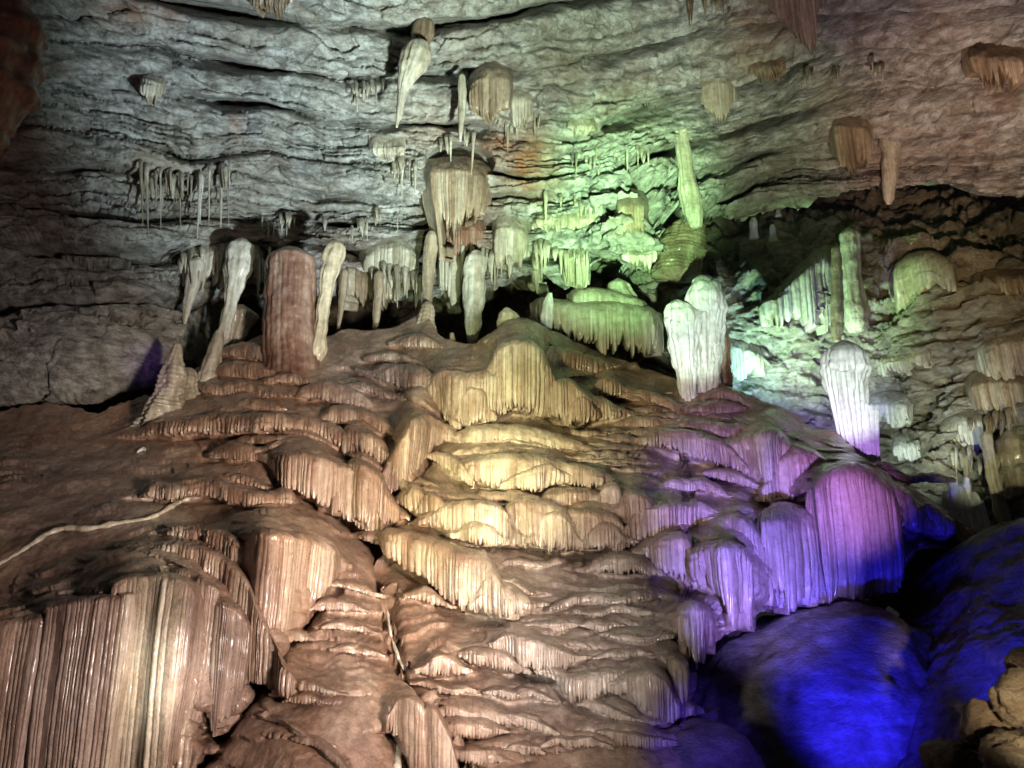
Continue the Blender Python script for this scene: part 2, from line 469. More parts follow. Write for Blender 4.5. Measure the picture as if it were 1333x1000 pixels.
def build_wall():
    nc = 1020; nr = 400
    xs = np.linspace(-260, 1580, nc)
    # sample the columns more densely inside the picture
    xs = np.concatenate([np.linspace(-260, -20, 70), np.linspace(-18, 1351, 930), np.linspace(1353, 1580, 60)])
    nc = len(xs)
    low = np.interp(xs, *np.array(WALL_LOW, float).T)
    low = gsm(low, 3) + 5 * noise3(xs * 0.05, 0, 3.3) + 4 * noise3(xs * 0.17, 1, 3.3)
    top = -185.0
    v = np.linspace(0, 1, nr)[:, None]
    PX = np.repeat(xs[None], nr, 0)
    PY = top + (low[None] - top) * v
    base = P(PX, PY, D_WALL(PX, PY))
    N = grid_normals(base)
    # bedding coordinate
    wx = PX; wy = PY + 3.5 * fbm(base[..., 0] * 0.9, 0.0, base[..., 2] * 0.9, 5, 0.6)
    lines = [np.interp(wx, *np.array(b, float).T) for b in BEDS]
    w = np.zeros_like(PX)
    crack = np.zeros_like(PX)
    for k in range(len(lines) - 1):
        a, b = lines[k], np.maximum(lines[k + 1], lines[k] + 4)
        m = (wy >= a) & (wy < b)
        w = np.where(m, k + (wy - a) / (b - a), w)
    cm = np.clip(0.75 + 1.2 * fbm(base[..., 0] * 0.35, 7.0, base[..., 2] * 0.25, 3), 0.1, 1.6)
    for k, ln in enumerate(lines):
        if CRACK[k] > 0:
            d = wy - ln
            wd = 3.6 + 4.0 * noise3(base[..., 0] * 0.8, k * 3.1, 0.5)
            wd = np.clip(wd, 1.0, 7) * (0.8 + 0.4 * CRACK[k])
            g = np.where(d < 0, np.exp(-(d / (0.7 * wd)) ** 2), np.exp(-(d / (1.6 * wd)) ** 2))
            crack = np.maximum(crack, g * CRACK[k] * cm)
    X = base[..., 0]; Z = base[..., 2]; Yb = base[..., 1]
    kk = np.floor(w).astype(int)
    # minor beds of uneven thickness
    th = np.clip(RS.exponential(0.22, 120), 0.05, 0.6)
    bnd = np.concatenate([[0], np.cumsum(th)])
    wz = w + 0.10 * fbm(X * 0.4, 2.7, Z * 0.5, 3) + 0.05 * fbm(X * 2.5, 2.2, Z * 2.5, 3)
    wz = np.clip(wz, 0.01, bnd[-2])
    lid = np.searchsorted(bnd, wz) - 1
    tw = np.concatenate([th, [0.2]])[lid]
    t = (wz - bnd[lid]) / tw
    edge = np.minimum(t, 1 - t) * tw
    key = lid * 7
    off = noise3(X * 0.33, key * 0.731, 4.0) * 0.30 + noise3(X * 1.4, key * 0.413, 9.0) * 0.12
    f1, g1 = facets(X * 0.8 + key * 0.37, wz * 3.0, 1)
    f2, g2 = facets(X * 2.1 + key * 0.71, Z * 3.4 + 0.3 * X, 2)
    f3, g3 = facets(X * 5.5, Z * 9.0, 3)
    off = off + 0.30 * f1 + 0.11 * f2 + 0.03 * f3 + 0.9 * (hash1(kk, 21) - 0.5) * smooth(0.5 + 1.5 * noise3(X * 0.15, kk * 1.7, 3.0))
    joint = np.exp(-(g1 / 0.05) ** 2) * (noise3(X * 0.5, Z * 0.7, 3.0) > 0.0) + 0.5 * np.exp(-(g2 / 0.05) ** 2)
    prof = 0.10 * np.clip(t * 3, 0, 1) - 0.05 * t
    minor = np.exp(-(edge / 0.016) ** 2) * np.clip(0.25 + 1.9 * fbm(X * 0.5, key * 0.37, Z * 0.2, 3), 0, 1.6)
    rough_zone = smooth((PX - 560) / 160) * (1 - smooth((PX - 960) / 120))
    disp = (off + prof - 0.20 * minor - 0.05 * joint - 0.95 * crack
            + 0.30 * fbm(X * 0.28, Yb * 0.28, Z * 0.28, 2)
            + 0.05 * fbm(X * 1.6, Yb * 1.6, Z * 2.6, 4, 0.55)
            + 0.022 * fbm(X * 9, Yb * 9, Z * 13, 3, 0.6))
    # craggy, scaly limestone over the middle
    ridged = 1 - 2 * np.abs(noise3(X * 1.3, Yb, Z * 2.4))
    ridged2 = 1 - 2 * np.abs(noise3(X * 3.1 + 4, Yb, Z * 5.2))
    disp = disp + rough_zone * (0.14 * ridged + 0.07 * ridged2)
    # dripping bulge under the green light
    bul = np.exp(-(((PX - 815) / 48) ** 2 + ((PY - 315) / 45) ** 2))
    disp = disp + bul * (0.5 + 0.25 * ridged2 + 0.12 * np.abs(noise3(X * 7, Yb, Z * 2)))
    # rounded shoulder at the foot of the left wall
    sh = np.exp(-(((PX - 110) / 130) ** 2 + ((PY - 455) / 55) ** 2))
    disp = disp * (1 - 0.55 * sh) + 0.7 * sh
    # cavity over the central fan
    ca = smooth((1.12 - np.sqrt(((PX - 598) / 43) ** 2 + ((PY - 212) / 25) ** 2)) * 4)
    disp = disp * (1 - ca) - 1.7 * ca
    # deep vertical fissure right of the green corner
    fx = 868 - 0.42 * (330 - PY) + 6 * noise3(PY * 0.05, 2, 1)
    fi = np.exp(-((PX - fx) / 9) ** 2) * smooth((PY - 205) / 30)
    disp = disp - 1.0 * fi
    disp = disp * (0.4 + 0.6 * smooth((1 - v) / 0.02 + 0.3))
    G = base + N * disp[..., None]
    # stains: rust patches with their own outline
    st = np.zeros_like(PX)
    for sx, sy, rx, ry, a in [(690, 215, 30, 42, 1.4), (645, 200, 34, 30, 1.2), (600, 305, 42, 60, 1.1), (308, 165, 9, 28, 0.8), (560, 170, 60, 30, 0.35), (1290, 100, 60, 45, 0.45), (1130, 220, 30, 30, 0.4),
                              (180, 15, 50, 22, 0.9), (1240, 190, 90, 60, 0.35), (1200, 30, 140, 50, 0.3), (450, 330, 60, 40, 0.4), (990, 30, 45, 50, 0.6), (780, 130, 60, 30, 0.25)]:
        st = np.maximum(st, a * np.exp(-((PX - sx) / rx) ** 2 - ((PY - sy) / ry) ** 2))
    st = np.clip(st * (0.8 + 0.6 * fbm(X * 1.2, 3.0, Z * 0.5, 3)), 0, 1)
    # rows that curl under the lip and run back into the recess
    nb = 16
    lipP = G[-1]
    tb = np.linspace(0, 1, nb + 1)[1:, None]
    under = np.repeat(lipP[None], nb, 0).copy()
    depth_back = np.where(xs > 235, 4.6, 2.6)
    under[..., 1] += tb * depth_back + 0.25 * noise3(under[..., 0] * 0.9, tb * 3, 6.0) * np.sin(np.pi * tb)
    under[..., 2] += np.where(xs > 235, 0.72, 0.3) * depth_back * tb ** 0.9 - 0.10 * np.sin(np.pi * np.clip(tb * 4, 0, 1)) + 0.3 * noise3(under[..., 0] * 0.7, tb * 4, 1.0) * tb
    G = np.concatenate([G, under], 0)
    st = np.concatenate([st, np.repeat(st[-1:], nb, 0)], 0)
    kk2 = np.concatenate([kk, np.full((nb, nc), 99)], 0)
    # each bed is a part, broken along cross joints
    seg = np.zeros_like(PX, int)
    jx = {}
    for k in range(len(BEDS)):
        cuts = []
        c = -260 + 60 + 260 * random.random()
        while c < 1560:
            cuts.append(c); c += 170 + 260 * random.random()
        jx[k] = np.array(cuts)
    for k in range(len(BEDS)):
        m = kk == k
        seg[m] = np.searchsorted(jx[k], (PX + 12 * noise3(Z * 1.2, k, 0.0))[m])
    seg = np.concatenate([seg, np.zeros((nb, nc), int)], 0)
    pid = kk2 * 100 + seg
    root = structure('cave_wall')
    fid = pid[:-1, :-1].ravel()
    quads = grid_quads(nr + nb, nc)
    V = G.reshape(-1, 3); S = st.ravel()
    order = np.argsort(fid, kind='stable')
    fs = fid[order]; qs = quads[order]
    cut = np.flatnonzero(np.diff(fs)) + 1
    for grp in np.split(np.arange(len(fs)), cut):
        q = qs[grp]
        if len(q) < 200:
            pass
        idx, inv = np.unique(q, return_inverse=True)
        nm = 'rock_underside' if fs[grp[0]] >= 9900 else 'rock_bed'
        mesh_obj(nm, V[idx], inv.reshape(-1, 4), M_WALL, root, {'stain': S[idx]})
    return root


build_wall()


# ------------------------------------------------------------------ generic rock sheet (alcove, slope)
def rock_sheet(name, part, D, x0, x1, topl, lowl, nc, nr, mat, amp, bed, curl_top=0, curl_low=0, stains=()):
    xs = np.linspace(x0, x1, nc)
    top = interp_line(xs, topl, 2) if topl else None
    low = interp_line(xs, lowl, 2)
    v = np.linspace(0, 1, nr)[:, None]
    PX = np.repeat(xs[None], nr, 0)
    PY = top[None] + (low - top)[None] * v
    base = P(PX, PY, D(PX, PY))
    N = grid_normals(base)
    X, Y, Z = base[..., 0], base[..., 1], base[..., 2]
    d = amp * (0.55 * fbm(X * 0.45, Y * 0.45, Z * 0.45, 3) + 0.16 * fbm(X * 2, Y * 2, Z * 2.6, 4, 0.55) + 0.03 * fbm(X * 9, Y * 9, Z * 9, 2))
    if bed:
        wz = Z * 2.3 + 0.18 * X + 0.9 * fbm(X * 0.5, Y * 0.3, Z * 0.4, 3)
        li = np.floor(wz); t = wz - li
        d = d + bed * (0.30 * noise3(X * 0.6, li * 0.73, 2.0) + 0.10 * np.sqrt(np.clip(np.sin(np.pi * t), 0, 1)) - 0.2 * np.exp(-(np.minimum(t, 1 - t) / 0.08) ** 2) * np.clip(0.4 + 1.5 * noise3(X * 0.8, li * 0.3, 5.0), 0, 1))
        rg = 1 - 2 * np.abs(noise3(X * 1.4, Y, Z * 2.0))
        d = d + bed * 0.16 * rg
        f1, g1 = facets(X * 0.9, wz * 0.9, 5)
        f2, g2 = facets(X * 2.3, Z * 3.6, 6)
        d = d + bed * (0.40 * f1 + 0.16 * f2 - 0.08 * np.exp(-(g2 / 0.06) ** 2))
    G = base + N * d[..., None]
    if curl_top:
        n = 8
        tb = np.linspace(1, 0, n + 1)[:-1, None]
        r = np.repeat(G[0][None], n, 0).copy()
        r[..., 1] += tb * curl_top; r[..., 2] -= tb ** 2 * curl_top * 0.4
        G = np.concatenate([r, G], 0)
    if curl_low:
        n = 8
        tb = np.linspace(0, 1, n + 1)[1:, None]
        r = np.repeat(G[-1][None], n, 0).copy()
        r[..., 1] += tb * curl_low
        G = np.concatenate([G, r], 0)
    st = np.zeros(G.shape[:2])
    o = mesh_obj(name, G.reshape(-1, 3), grid_quads(*G.shape[:2]), mat, None, {'stain': st.ravel()})
    o['kind'] = 'structure'
    return o


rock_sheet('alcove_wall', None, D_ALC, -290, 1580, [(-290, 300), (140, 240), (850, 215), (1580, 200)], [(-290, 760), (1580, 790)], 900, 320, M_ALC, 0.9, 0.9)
rock_sheet('mud_slope', None, D_SLOPE, 1150, 1600, [(1150, 830), (1185, 800), (1215, 765), (1245, 716), (1280, 692), (1333, 674), (1600, 650)], [(1150, 1120), (1600, 1120)], 260, 240, M_DARK, 0.45, 0, curl_top=3)

# floor of the pit far below
xs = np.linspace(-14, 16, 90); ys = np.linspace(2, 30, 90)
GX, GY = np.meshgrid(xs, ys)
GZ = -1.6 + 0.3 * fbm(GX * 0.4, GY * 0.4, 0.0, 4)
fl = mesh_obj('cave_floor', np.stack([GX, GY, GZ], -1).reshape(-1, 3), grid_quads(90, 90), M_DARK, None, {'stain': np.zeros(8100)})
fl['kind'] = 'structure'

# ------------------------------------------------------------------ flowstone mound: body
RIDGE = [(-300, 540), (-60, 528), (0, 536), (50, 524), (95, 531), (130, 538), (160, 526), (200, 515), (230, 500), (255, 478), (300, 452), (345, 432), (378, 438), (420, 440), (450, 425), (490, 430), (520, 425), (540, 412), (556, 410), (572, 440), (590, 446), (620, 452), (645, 430), (665, 412), (690, 416), (720, 432), (760, 447), (800, 462), (850, 482), (900, 500), (940, 500), (970, 516), (1010, 530), (1040, 545), (1055, 560), (1075, 563), (1095, 570), (1130, 604), (1160, 620), (1200, 640), (1230, 665), (1270, 695)]
FOOT = [(-300, 1180), (885, 1180), (893, 960), (903, 862), (935, 832), (985, 800), (1060, 792), (1110, 786), (1160, 765), (1190, 716), (1230, 712), (1270, 715)]


def rip(X, Y, Z, seed=0.0):
    """little scalloped terraces"""
    w = Z * 3.4 + 1.5 * fbm(X * 0.75 + seed, Y * 0.4, Z * 0.3, 3)
    f = w - np.floor(w)
    a = np.clip(-0.05 + 1.5 * fbm(X * 0.6 + 9, Y * 0.6, Z * 0.6 + seed, 2), 0, 1)
    w2 = Z * 7.5 + 2.2 * fbm(X * 1.9, Y * 0.8, Z * 0.5 + 4, 2)
    f2 = w2 - np.floor(w2)
    a2 = np.clip(-0.1 + 1.6 * noise3(X * 0.8, Y * 0.8 + 5, Z * 0.8 + seed), 0, 1)
    return 0.07 * a * (1 - f) ** 1.4 + 0.03 * a2 * (1 - f2) ** 1.4


mound = thing('flowstone_mound', 'huge tan flowstone cascade of fluted curtains filling the lower half of the cave', 'flowstone')


# ------------------------------------------------------------------ fluted curtain
CID = [0]


def catmull(st, n):
    """resample stations evenly along the lip"""
    a = np.array(st, float)
    d = np.hypot(np.diff(a[:, 0]), np.diff(a[:, 2]) * 0.7)
    s = np.concatenate([[0], np.cumsum(d)]); s /= s[-1]
    u = np.linspace(0, 1, n)
    out = np.stack([np.interp(u, s, a[:, k]) for k in range(a.shape[1])], 1)
    sm = n / (len(st) - 1) * 0.32
    for k in range(a.shape[1]):
        e0, e1 = out[0, k], out[-1, k]
        out[:, k] = gsm(out[:, k], sm)
        w = np.clip(np.minimum(np.arange(n), np.arange(n)[::-1]) / (sm + 1), 0, 1)
    return out


def fields(px, py):
    return field(PALE, px, py), field(GREY, px, py)


def curtain(name, st, D, mat, parent, spacing=5.2, amp=1.1, tooth=0.24, gap=0.12, prot=None, ends=0.12, dens=1.45, bulge=0.75, tone_bias=0.0, tip=1.0, minrows=16, conv=0.0, sink=0.35):
    """st: (x, y where the shelf meets the rock, y of the lip, y of the fringe) in photo pixels.
    prot None: the fringe rests just off the surface D; otherwise it hangs free, prot metres off D at the lip."""
    CID[0] += 1
    seed = CID[0] * 3.17
    a = np.array(st, float)
    length = np.hypot(np.diff(a[:, 0]), np.diff(a[:, 2]) * 0.7).sum()
    n = int(max(24, length * dens))
    s = catmull(st, n)
    x, yb, yl, yf = s.T
    yb = yb + 1.5 * noise3(x * 0.09, seed, 0.0)
    u = np.linspace(0, 1, n)
    e = smooth(np.minimum(u, 1 - u) / ends)
    yl = yl + (1 - e) * sink * (yf - yl)
    yf = yf - (1 - e) * 0.12 * (yf - yl)
    if prot is None:
        Yf = gsm(D(x, yf), 5) - gap
        Yl = Yf - 0.02
        Yl = np.minimum(Yl, D(x, yl) - 0.02)
        Yl = (D_BODY(x, yl) + 0.06) * (1 - e) + Yl * e
    else:
        Yl = gsm(D(x, yl), 5) - prot * e
        Yf = Yl
    back = P(x, yb, (D_BODY(x, yb) + 0.08) if prot is None else D(x, yb) + 0.35)
    lip = P(x, yl, Yl)
    mpp = MPP(yl, Yl)
    L = np.maximum((yf - yl) * MPP(yf, Yl), 0.02)
    # horizontal outward normal of the lip
    tx = np.gradient(lip[:, 0]); ty = np.gradient(lip[:, 1])
    nn = np.stack([ty, -tx], 1); nn /= np.linalg.norm(nn, axis=1)[:, None] + 1e-9
    nn[:, 0] = gsm(nn[:, 0], 6); nn[:, 1] = gsm(nn[:, 1], 6)
    nn[nn[:, 1] > -0.2, 1] = -0.2
    nn /= np.linalg.norm(nn, axis=1)[:, None]
    nn = np.concatenate([nn, np.zeros((n, 1))], 1)
    # flutes
    al = np.concatenate([[0], np.cumsum(np.hypot(np.diff(x), np.diff(yl) * 0.5))])
    ph = al / spacing + 0.8 * noise3(al / (spacing * 2.3), seed, 1.0) + 2.2 * noise3(al / (spacing * 8), seed, 2.0)
    fid = np.floor(ph).astype(int); f = ph - fid
    sp_m = spacing * mpp
    semi = np.sqrt(np.clip(1 - (2 * f - 1) ** 2, 0, 1))
    rnd = hash1(fid, CID[0]); rnd2 = hash1(fid + 77, CID[0] + 5)
    flute = (semi - 0.4) * sp_m * 0.85 * amp * (0.6 + 0.7 * rnd) + sp_m * 0.5 * amp * (rnd2 - 0.5) + sp_m * 0.05 * amp * np.sin(ph * 2 * np.pi * 2.37 + seed)
    flute = flute * np.clip(0.62 + 0.8 * noise3(al / (spacing * 5), seed, 21.0), 0.12, 1.15)
    fold = sp_m * 1.9 * noise3(al / (spacing * 4.5), seed, 6.0) * amp
    gp = ph / 3.4 + 0.8 * noise3(al / (spacing * 7), seed, 12.0)
    gid = np.floor(gp).astype(int); wedge = np.abs(2 * (gp - gid) - 1)
    Lf = L * (1 - tooth * (0.45 * rnd2 + 0.5 * hash1(gid, CID[0] + 3) + 0.55 * wedge ** 1.3)) - tip * np.minimum(0.30 * L, 1.6 * sp_m) * (2 * f - 1) ** 2 * (0.4 + rnd)
    Lf = np.maximum(Lf, 0.15 * L)
    ns = 12
    nk = int(np.clip((yf - yl).max() * 0.45, minrows, 60))
    rows = []; tones = []
    c = lip.copy(); c[:, 2] = lip[:, 2] * (1 - bulge) + np.maximum(back[:, 2], lip[:, 2] + 0.02) * bulge
    tone0 = np.clip(0.5 + 0.55 * (hash1(fid + 31, CID[0] + 9) - 0.5) + 0.35 * noise3(al / 30, seed, 8.0) + tone_bias, 0, 1)
    xm, zm = lip[:, 0], lip[:, 2]
    T = (np.arange(ns) / ns)[:, None]
    S = back[None] * ((1 - T) ** 2)[..., None] + c[None] * (2 * T * (1 - T))[..., None] + lip[None] * (T * T)[..., None]
    k = smooth((T - 0.45) / 0.55) * 0.65
    wob = 0.022 * fbm(S[..., 0] * 4, S[..., 1] * 4, S[..., 2] * 4 + seed, 3) * (T > 0.05)
    wob = wob + 0.6 * rip(S[..., 0], S[..., 1], S[..., 2], seed) * smooth(T * 4)
    S = S + nn[None] * ((flute + fold)[None] * k * e[None] + wob)[..., None]
    S[..., 2] += wob * 0.7
    tS = 0.45 * (1 - k) + tone0[None] * k
    T = (np.arange(nk + 1) / nk)[:, None]
    K = np.repeat(lip[None], nk + 1, 0)
    K[..., 2] = lip[None, :, 2] - Lf[None] * T
    k = 0.65 + 0.35 * smooth(T / 0.2)
    taper = 1 - 0.75 * smooth((T - 0.78) / 0.22)
    inn = -0.05 * L[None] * T * T
    wob = 0.010 * noise3(K[..., 0] * 9, seed, K[..., 2] * 5) + 0.02 * noise3(K[..., 0] * 2, seed, K[..., 2] * 1.6)
    K = K + nn[None] * ((flute[None] * taper + fold[None]) * k * e[None] + inn + wob * e[None])[..., None]
    if conv:
        cx = lip[:, 0].mean()
        K[..., 0] = cx + (K[..., 0] - cx) * (1 - conv * smooth(-(K[..., 2] - lip[:, 2].max()) / (L.max() + 1e-6) * 1.5))
    rows = list(S) + list(K)
    tones = list(tS) + [tone0] * (nk + 1)
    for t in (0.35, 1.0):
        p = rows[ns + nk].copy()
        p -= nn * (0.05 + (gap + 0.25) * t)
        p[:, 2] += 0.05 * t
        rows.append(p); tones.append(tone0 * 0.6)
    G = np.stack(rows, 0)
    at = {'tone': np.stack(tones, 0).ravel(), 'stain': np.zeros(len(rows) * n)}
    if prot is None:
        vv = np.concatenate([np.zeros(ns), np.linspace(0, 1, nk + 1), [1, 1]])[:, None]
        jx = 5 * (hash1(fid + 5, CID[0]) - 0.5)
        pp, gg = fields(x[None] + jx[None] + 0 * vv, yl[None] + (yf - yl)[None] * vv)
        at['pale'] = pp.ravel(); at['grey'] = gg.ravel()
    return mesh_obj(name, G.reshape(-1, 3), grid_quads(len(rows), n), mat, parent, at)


PENDING = []


def cur(st, mat=None, ext=True, **k):
    a = [tuple(q) for q in st]
    hm = max(q[3] - q[2] for q in a)
    if hm < 130 and ext:
        w = a[-1][0] - a[0][0]
        E = min(0.55 * w, 16 + 0.5 * hm)
        def end(q, r, sg):
            sl = max(-0.5, min(0.7, (q[3] - r[3]) / max(6.0, abs(q[0] - r[0]))))
            out = []
            for f, kk in ((0.35, 0.62), (0.7, 0.30), (1.0, 0.12)):
                yf = q[3] + sl * E * f * 0.6
                h = max(2.0, (q[3] - q[2]) * kk)
                out.append((q[0] + sg * E * f, yf - h - max(2.0, (q[2] - q[1]) * kk), yf - h, yf))
            return out
        a = end(a[0], a[2], -1)[::-1] + a + end(a[-1], a[-3], 1)
        k.setdefault('ends', 0.10); k.setdefault('sink', 0.1)
    st = a
    if hm < 16:
        k.setdefault('gap', 0.06); k.setdefault('ends', 0.35); k['amp'] = k.get('amp', 1.0) * 0.75
    PENDING.append((st, M_FLOW, k))


# left lobe --------------------------------------------------------
cur([(192, 552, 562, 572), (205, 548, 558, 571), (225, 545, 556, 575), (250, 543, 554, 572), (275, 540, 552, 570), (300, 540, 551, 572), (325, 540, 552, 570), (350, 538, 550, 568), (375, 540, 552, 566), (400, 542, 555, 568), (420, 548, 560, 576), (440, 556, 568, 590), (452, 562, 575, 600)], tooth=0.5)
cur([(446, 560, 570, 588), (455, 555, 566, 600), (465, 556, 568, 602), (478, 560, 572, 606), (490, 566, 578, 614), (500, 575, 588, 626), (508, 590, 605, 632)], tooth=0.45)
cur([(350, 590, 598, 604), (358, 588, 597, 625), (368, 588, 597, 640), (382, 588, 598, 645), (400, 590, 600, 652), (420, 594, 606, 662), (438, 600, 612, 672), (452, 606, 614, 682), (460, 608, 614, 690)], tooth=0.12)
cur([(452, 602, 610, 680), (462, 598, 608, 688), (474, 602, 612, 700), (486, 610, 622, 700), (496, 618, 632, 695), (502, 630, 645, 688)], tooth=0.2)
cur([(508, 590, 605, 650), (520, 570, 585, 645), (535, 545, 556, 640), (550, 540, 552, 615), (562, 545, 556, 600), (571, 552, 562, 580)], amp=0.5, tooth=0.1)
cur([(300, 615, 622, 627), (318, 618, 626, 632), (335, 622, 630, 636), (345, 630, 634, 638)])
cur([(308, 646, 652, 658), (325, 648, 656, 661), (345, 652, 657, 660)])
cur([(330, 676, 682, 686), (350, 678, 685, 688), (375, 684, 690, 694), (388, 690, 693, 696)])
cur([(285, 582, 590, 598), (300, 576, 588, 600), (320, 578, 590, 602), (340, 584, 592, 600)], amp=0.4)
cur([(312, 690, 699, 745), (322, 688, 698, 790), (335, 688, 699, 850), (345, 688, 700, 885), (360, 690, 702, 865), (380, 692, 705, 835), (400, 696, 708, 812), (420, 702, 714, 785), (435, 712, 724, 765), (448, 725, 735, 748)], tooth=0.05, spacing=5, amp=1.0)
cur([(235, 684, 692, 702), (255, 686, 696, 710), (280, 688, 698, 722), (300, 692, 705, 738), (318, 702, 718, 752), (332, 716, 732, 765), (342, 735, 748, 780)], tooth=0.2)
cur([(215, 704, 713, 730), (240, 704, 714, 745), (265, 710, 722, 765), (290, 720, 735, 790), (310, 735, 752, 840), (325, 755, 770, 890), (333, 775, 790, 890)], M_FLOWP, tooth=0.08)
cur([(205, 735, 744, 765), (225, 736, 747, 820), (245, 740, 752, 900), (262, 748, 760, 960), (278, 758, 770, 950), (290, 772, 784, 930)], M_FLOWP, tooth=0.08)
cur([(270, 770, 785, 930), (282, 775, 790, 960), (296, 780, 795, 960), (310, 785, 800, 940), (322, 800, 815, 920), (330, 815, 830, 905)], M_FLOWP, tooth=0.06)
cur([(130, 764, 775, 1040), (148, 754, 766, 1060), (165, 748, 758, 1010), (185, 746, 757, 1060), (205, 744, 757, 1060), (225, 745, 760, 1060), (240, 750, 765, 1040), (255, 758, 772, 1010), (270, 770, 785, 985)], tooth=0.05, spacing=7, amp=0.75)
cur([(-160, 798, 812, 1080), (-60, 800, 815, 1080), (-20, 802, 815, 1080), (15, 802, 815, 1080), (40, 800, 812, 1080), (60, 796, 808, 1080), (80, 796, 808, 1060)], tooth=0.05, spacing=6, amp=0.7)
cur([(45, 790, 800, 1060), (60, 785, 796, 1080), (85, 780, 790, 1080), (110, 775, 787, 1080), (135, 772, 782, 1080), (155, 770, 782, 1080), (175, 768, 780, 1070), (190, 772, 784, 1050)], tooth=0.05, spacing=6, amp=0.7, tone_bias=-0.1)
cur([(100, 762, 768, 776), (120, 760, 768, 780), (140, 760, 768, 778), (160, 764, 770, 776)], M_FLOWP)
cur([(20, 890, 905, 1060), (30, 885, 900, 1080), (42, 888, 904, 1070)], M_FLOWP)
# the smooth dome under the stripes
cur([(345, 878, 886, 892), (360, 876, 884, 896), (380, 876, 886, 900), (400, 880, 890, 902), (415, 886, 894, 904), (430, 893, 900, 907), (440, 896, 902, 906)], tooth=0.3, spacing=4.5)
cur([(415, 780, 788, 796), (430, 776, 786, 797), (450, 778, 788, 798), (465, 784, 790, 798)], spacing=4)
cur([(435, 754, 760, 765), (455, 754, 762, 768), (475, 760, 768, 775), (490, 770, 774, 778)], spacing=4)
cur([(380, 898, 907, 916), (395, 897, 908, 918), (410, 902, 909, 917)], spacing=4)
cur([(353, 926, 936, 940), (370, 930, 940, 944), (385, 940, 952, 958), (398, 948, 958, 964)], amp=0.3)
cur([(390, 953, 963, 968), (415, 956, 968, 975), (435, 970, 984, 992), (450, 990, 1000, 1010)], amp=0.3)
cur([(370, 822, 830, 836), (385, 818, 828, 838), (400, 820, 830, 836)], amp=0.4)
cur([(440, 838, 845, 850), (455, 836, 845, 852), (475, 840, 848, 854), (490, 846, 852, 856)], amp=0.5, spacing=4)
cur([(430, 808, 815, 820), (450, 806, 815, 822), (470, 810, 818, 824), (485, 816, 822, 826)], amp=0.5, spacing=4)
cur([(515, 905, 915, 960), (530, 903, 912, 1000), (545, 905, 915, 1020), (553, 912, 925, 1020)], amp=0.3)
cur([(550, 915, 922, 1010), (560, 912, 920, 1030), (570, 918, 930, 1040), (580, 935, 950, 1040), (588, 955, 970, 1040)], amp=0.3)
# steps by the rust column
cur([(296, 452, 458, 464), (315, 446, 455, 466), (335, 448, 458, 470), (348, 456, 466, 474)], amp=0.4)
cur([(280, 476, 484, 490), (305, 470, 480, 492), (330, 472, 482, 494), (345, 478, 488, 494)], amp=0.3)
cur([(308, 522, 530, 536), (330, 520, 530, 538), (355, 524, 532, 536)], amp=0.4)
cur([(400, 500, 512, 520), (425, 496, 510, 524), (450, 502, 515, 530), (470, 512, 522, 532)], amp=0.4)
cur([(430, 530, 540, 552), (455, 528, 540, 556), (480, 534, 546, 562), (500, 545, 556, 570), (512, 556, 566, 574)], amp=0.5)
# central crown -----------------------------------------------------
cur([(485, 460, 468, 472), (505, 458, 466, 472), (525, 462, 470, 477), (545, 470, 477, 482)], spacing=4)
cur([(520, 440, 446, 452), (535, 436, 444, 454), (550, 436, 444, 454), (562, 442, 448, 454)], spacing=4, amp=0.6)
cur([(484, 482, 487, 490), (500, 476, 488, 500), (520, 476, 492, 510), (540, 476, 498, 524), (555, 480, 502, 534), (566, 488, 510, 545), (573, 503, 522, 552)], tooth=0.35)
cur([(648, 430, 440, 452), (665, 418, 432, 452), (680, 418, 430, 452), (700, 428, 440, 458), (712, 438, 450, 460)], M_CREAM, amp=0.5)
cur([(555, 498, 512, 535), (565, 486, 500, 548), (575, 482, 496, 558), (590, 482, 498, 560), (605, 486, 500, 560), (625, 484, 496, 557), (640, 480, 490, 552), (655, 482, 492, 548), (664, 488, 500, 540)], tooth=0.15, tone_bias=0.1)
cur([(600, 512, 530, 556), (608, 504, 512, 559), (618, 503, 509, 558), (630, 506, 514, 555), (634, 514, 530, 552)], M_CREAM, gap=0.22, tooth=0.15)
cur([(638, 470, 490, 540), (645, 453, 468, 544), (655, 446, 458, 545), (670, 444, 453, 543), (685, 443, 453, 544), (697, 448, 458, 547), (706, 454, 466, 548), (712, 468, 490, 545)], M_CREAM, gap=0.25, spacing=6, amp=1.2, tooth=0.12)
cur([(712, 453, 468, 503), (725, 453, 465, 502), (740, 456, 468, 497), (755, 460, 472, 493), (770, 464, 478, 491), (785, 468, 478, 486), (796, 473, 478, 482)], tone_bias=0.1)
cur([(706, 498, 510, 545), (722, 492, 503, 556), (735, 494, 505, 557), (745, 498, 512, 556), (760, 508, 518, 556), (775, 516, 528, 552), (785, 520, 532, 550), (800, 527, 536, 548)], tone_bias=0.1)
cur([(744, 522, 535, 556), (752, 514, 522, 558), (760, 514, 520, 557), (768, 517, 526, 555), (774, 525, 535, 550)], gap=0.2)
cur([(778, 496, 504, 520), (790, 492, 500, 522), (800, 493, 501, 521), (810, 500, 506, 518)])
cur([(815, 503, 512, 520), (830, 506, 514, 522), (850, 510, 518, 528), (870, 518, 526, 534), (885, 528, 534, 540)], amp=0.6, spacing=4)
cur([(818, 543, 549, 556), (850, 544, 551, 558), (880, 548, 554, 560), (895, 553, 556, 558)], spacing=4)
cur([(930, 508, 515, 524), (945, 504, 512, 524), (960, 510, 518, 528), (975, 520, 526, 530)], amp=0.6, spacing=4)
cur([(895, 528, 535, 542), (920, 524, 532, 542), (945, 522, 530, 538), (960, 526, 532, 536)], amp=0.6, spacing=4)
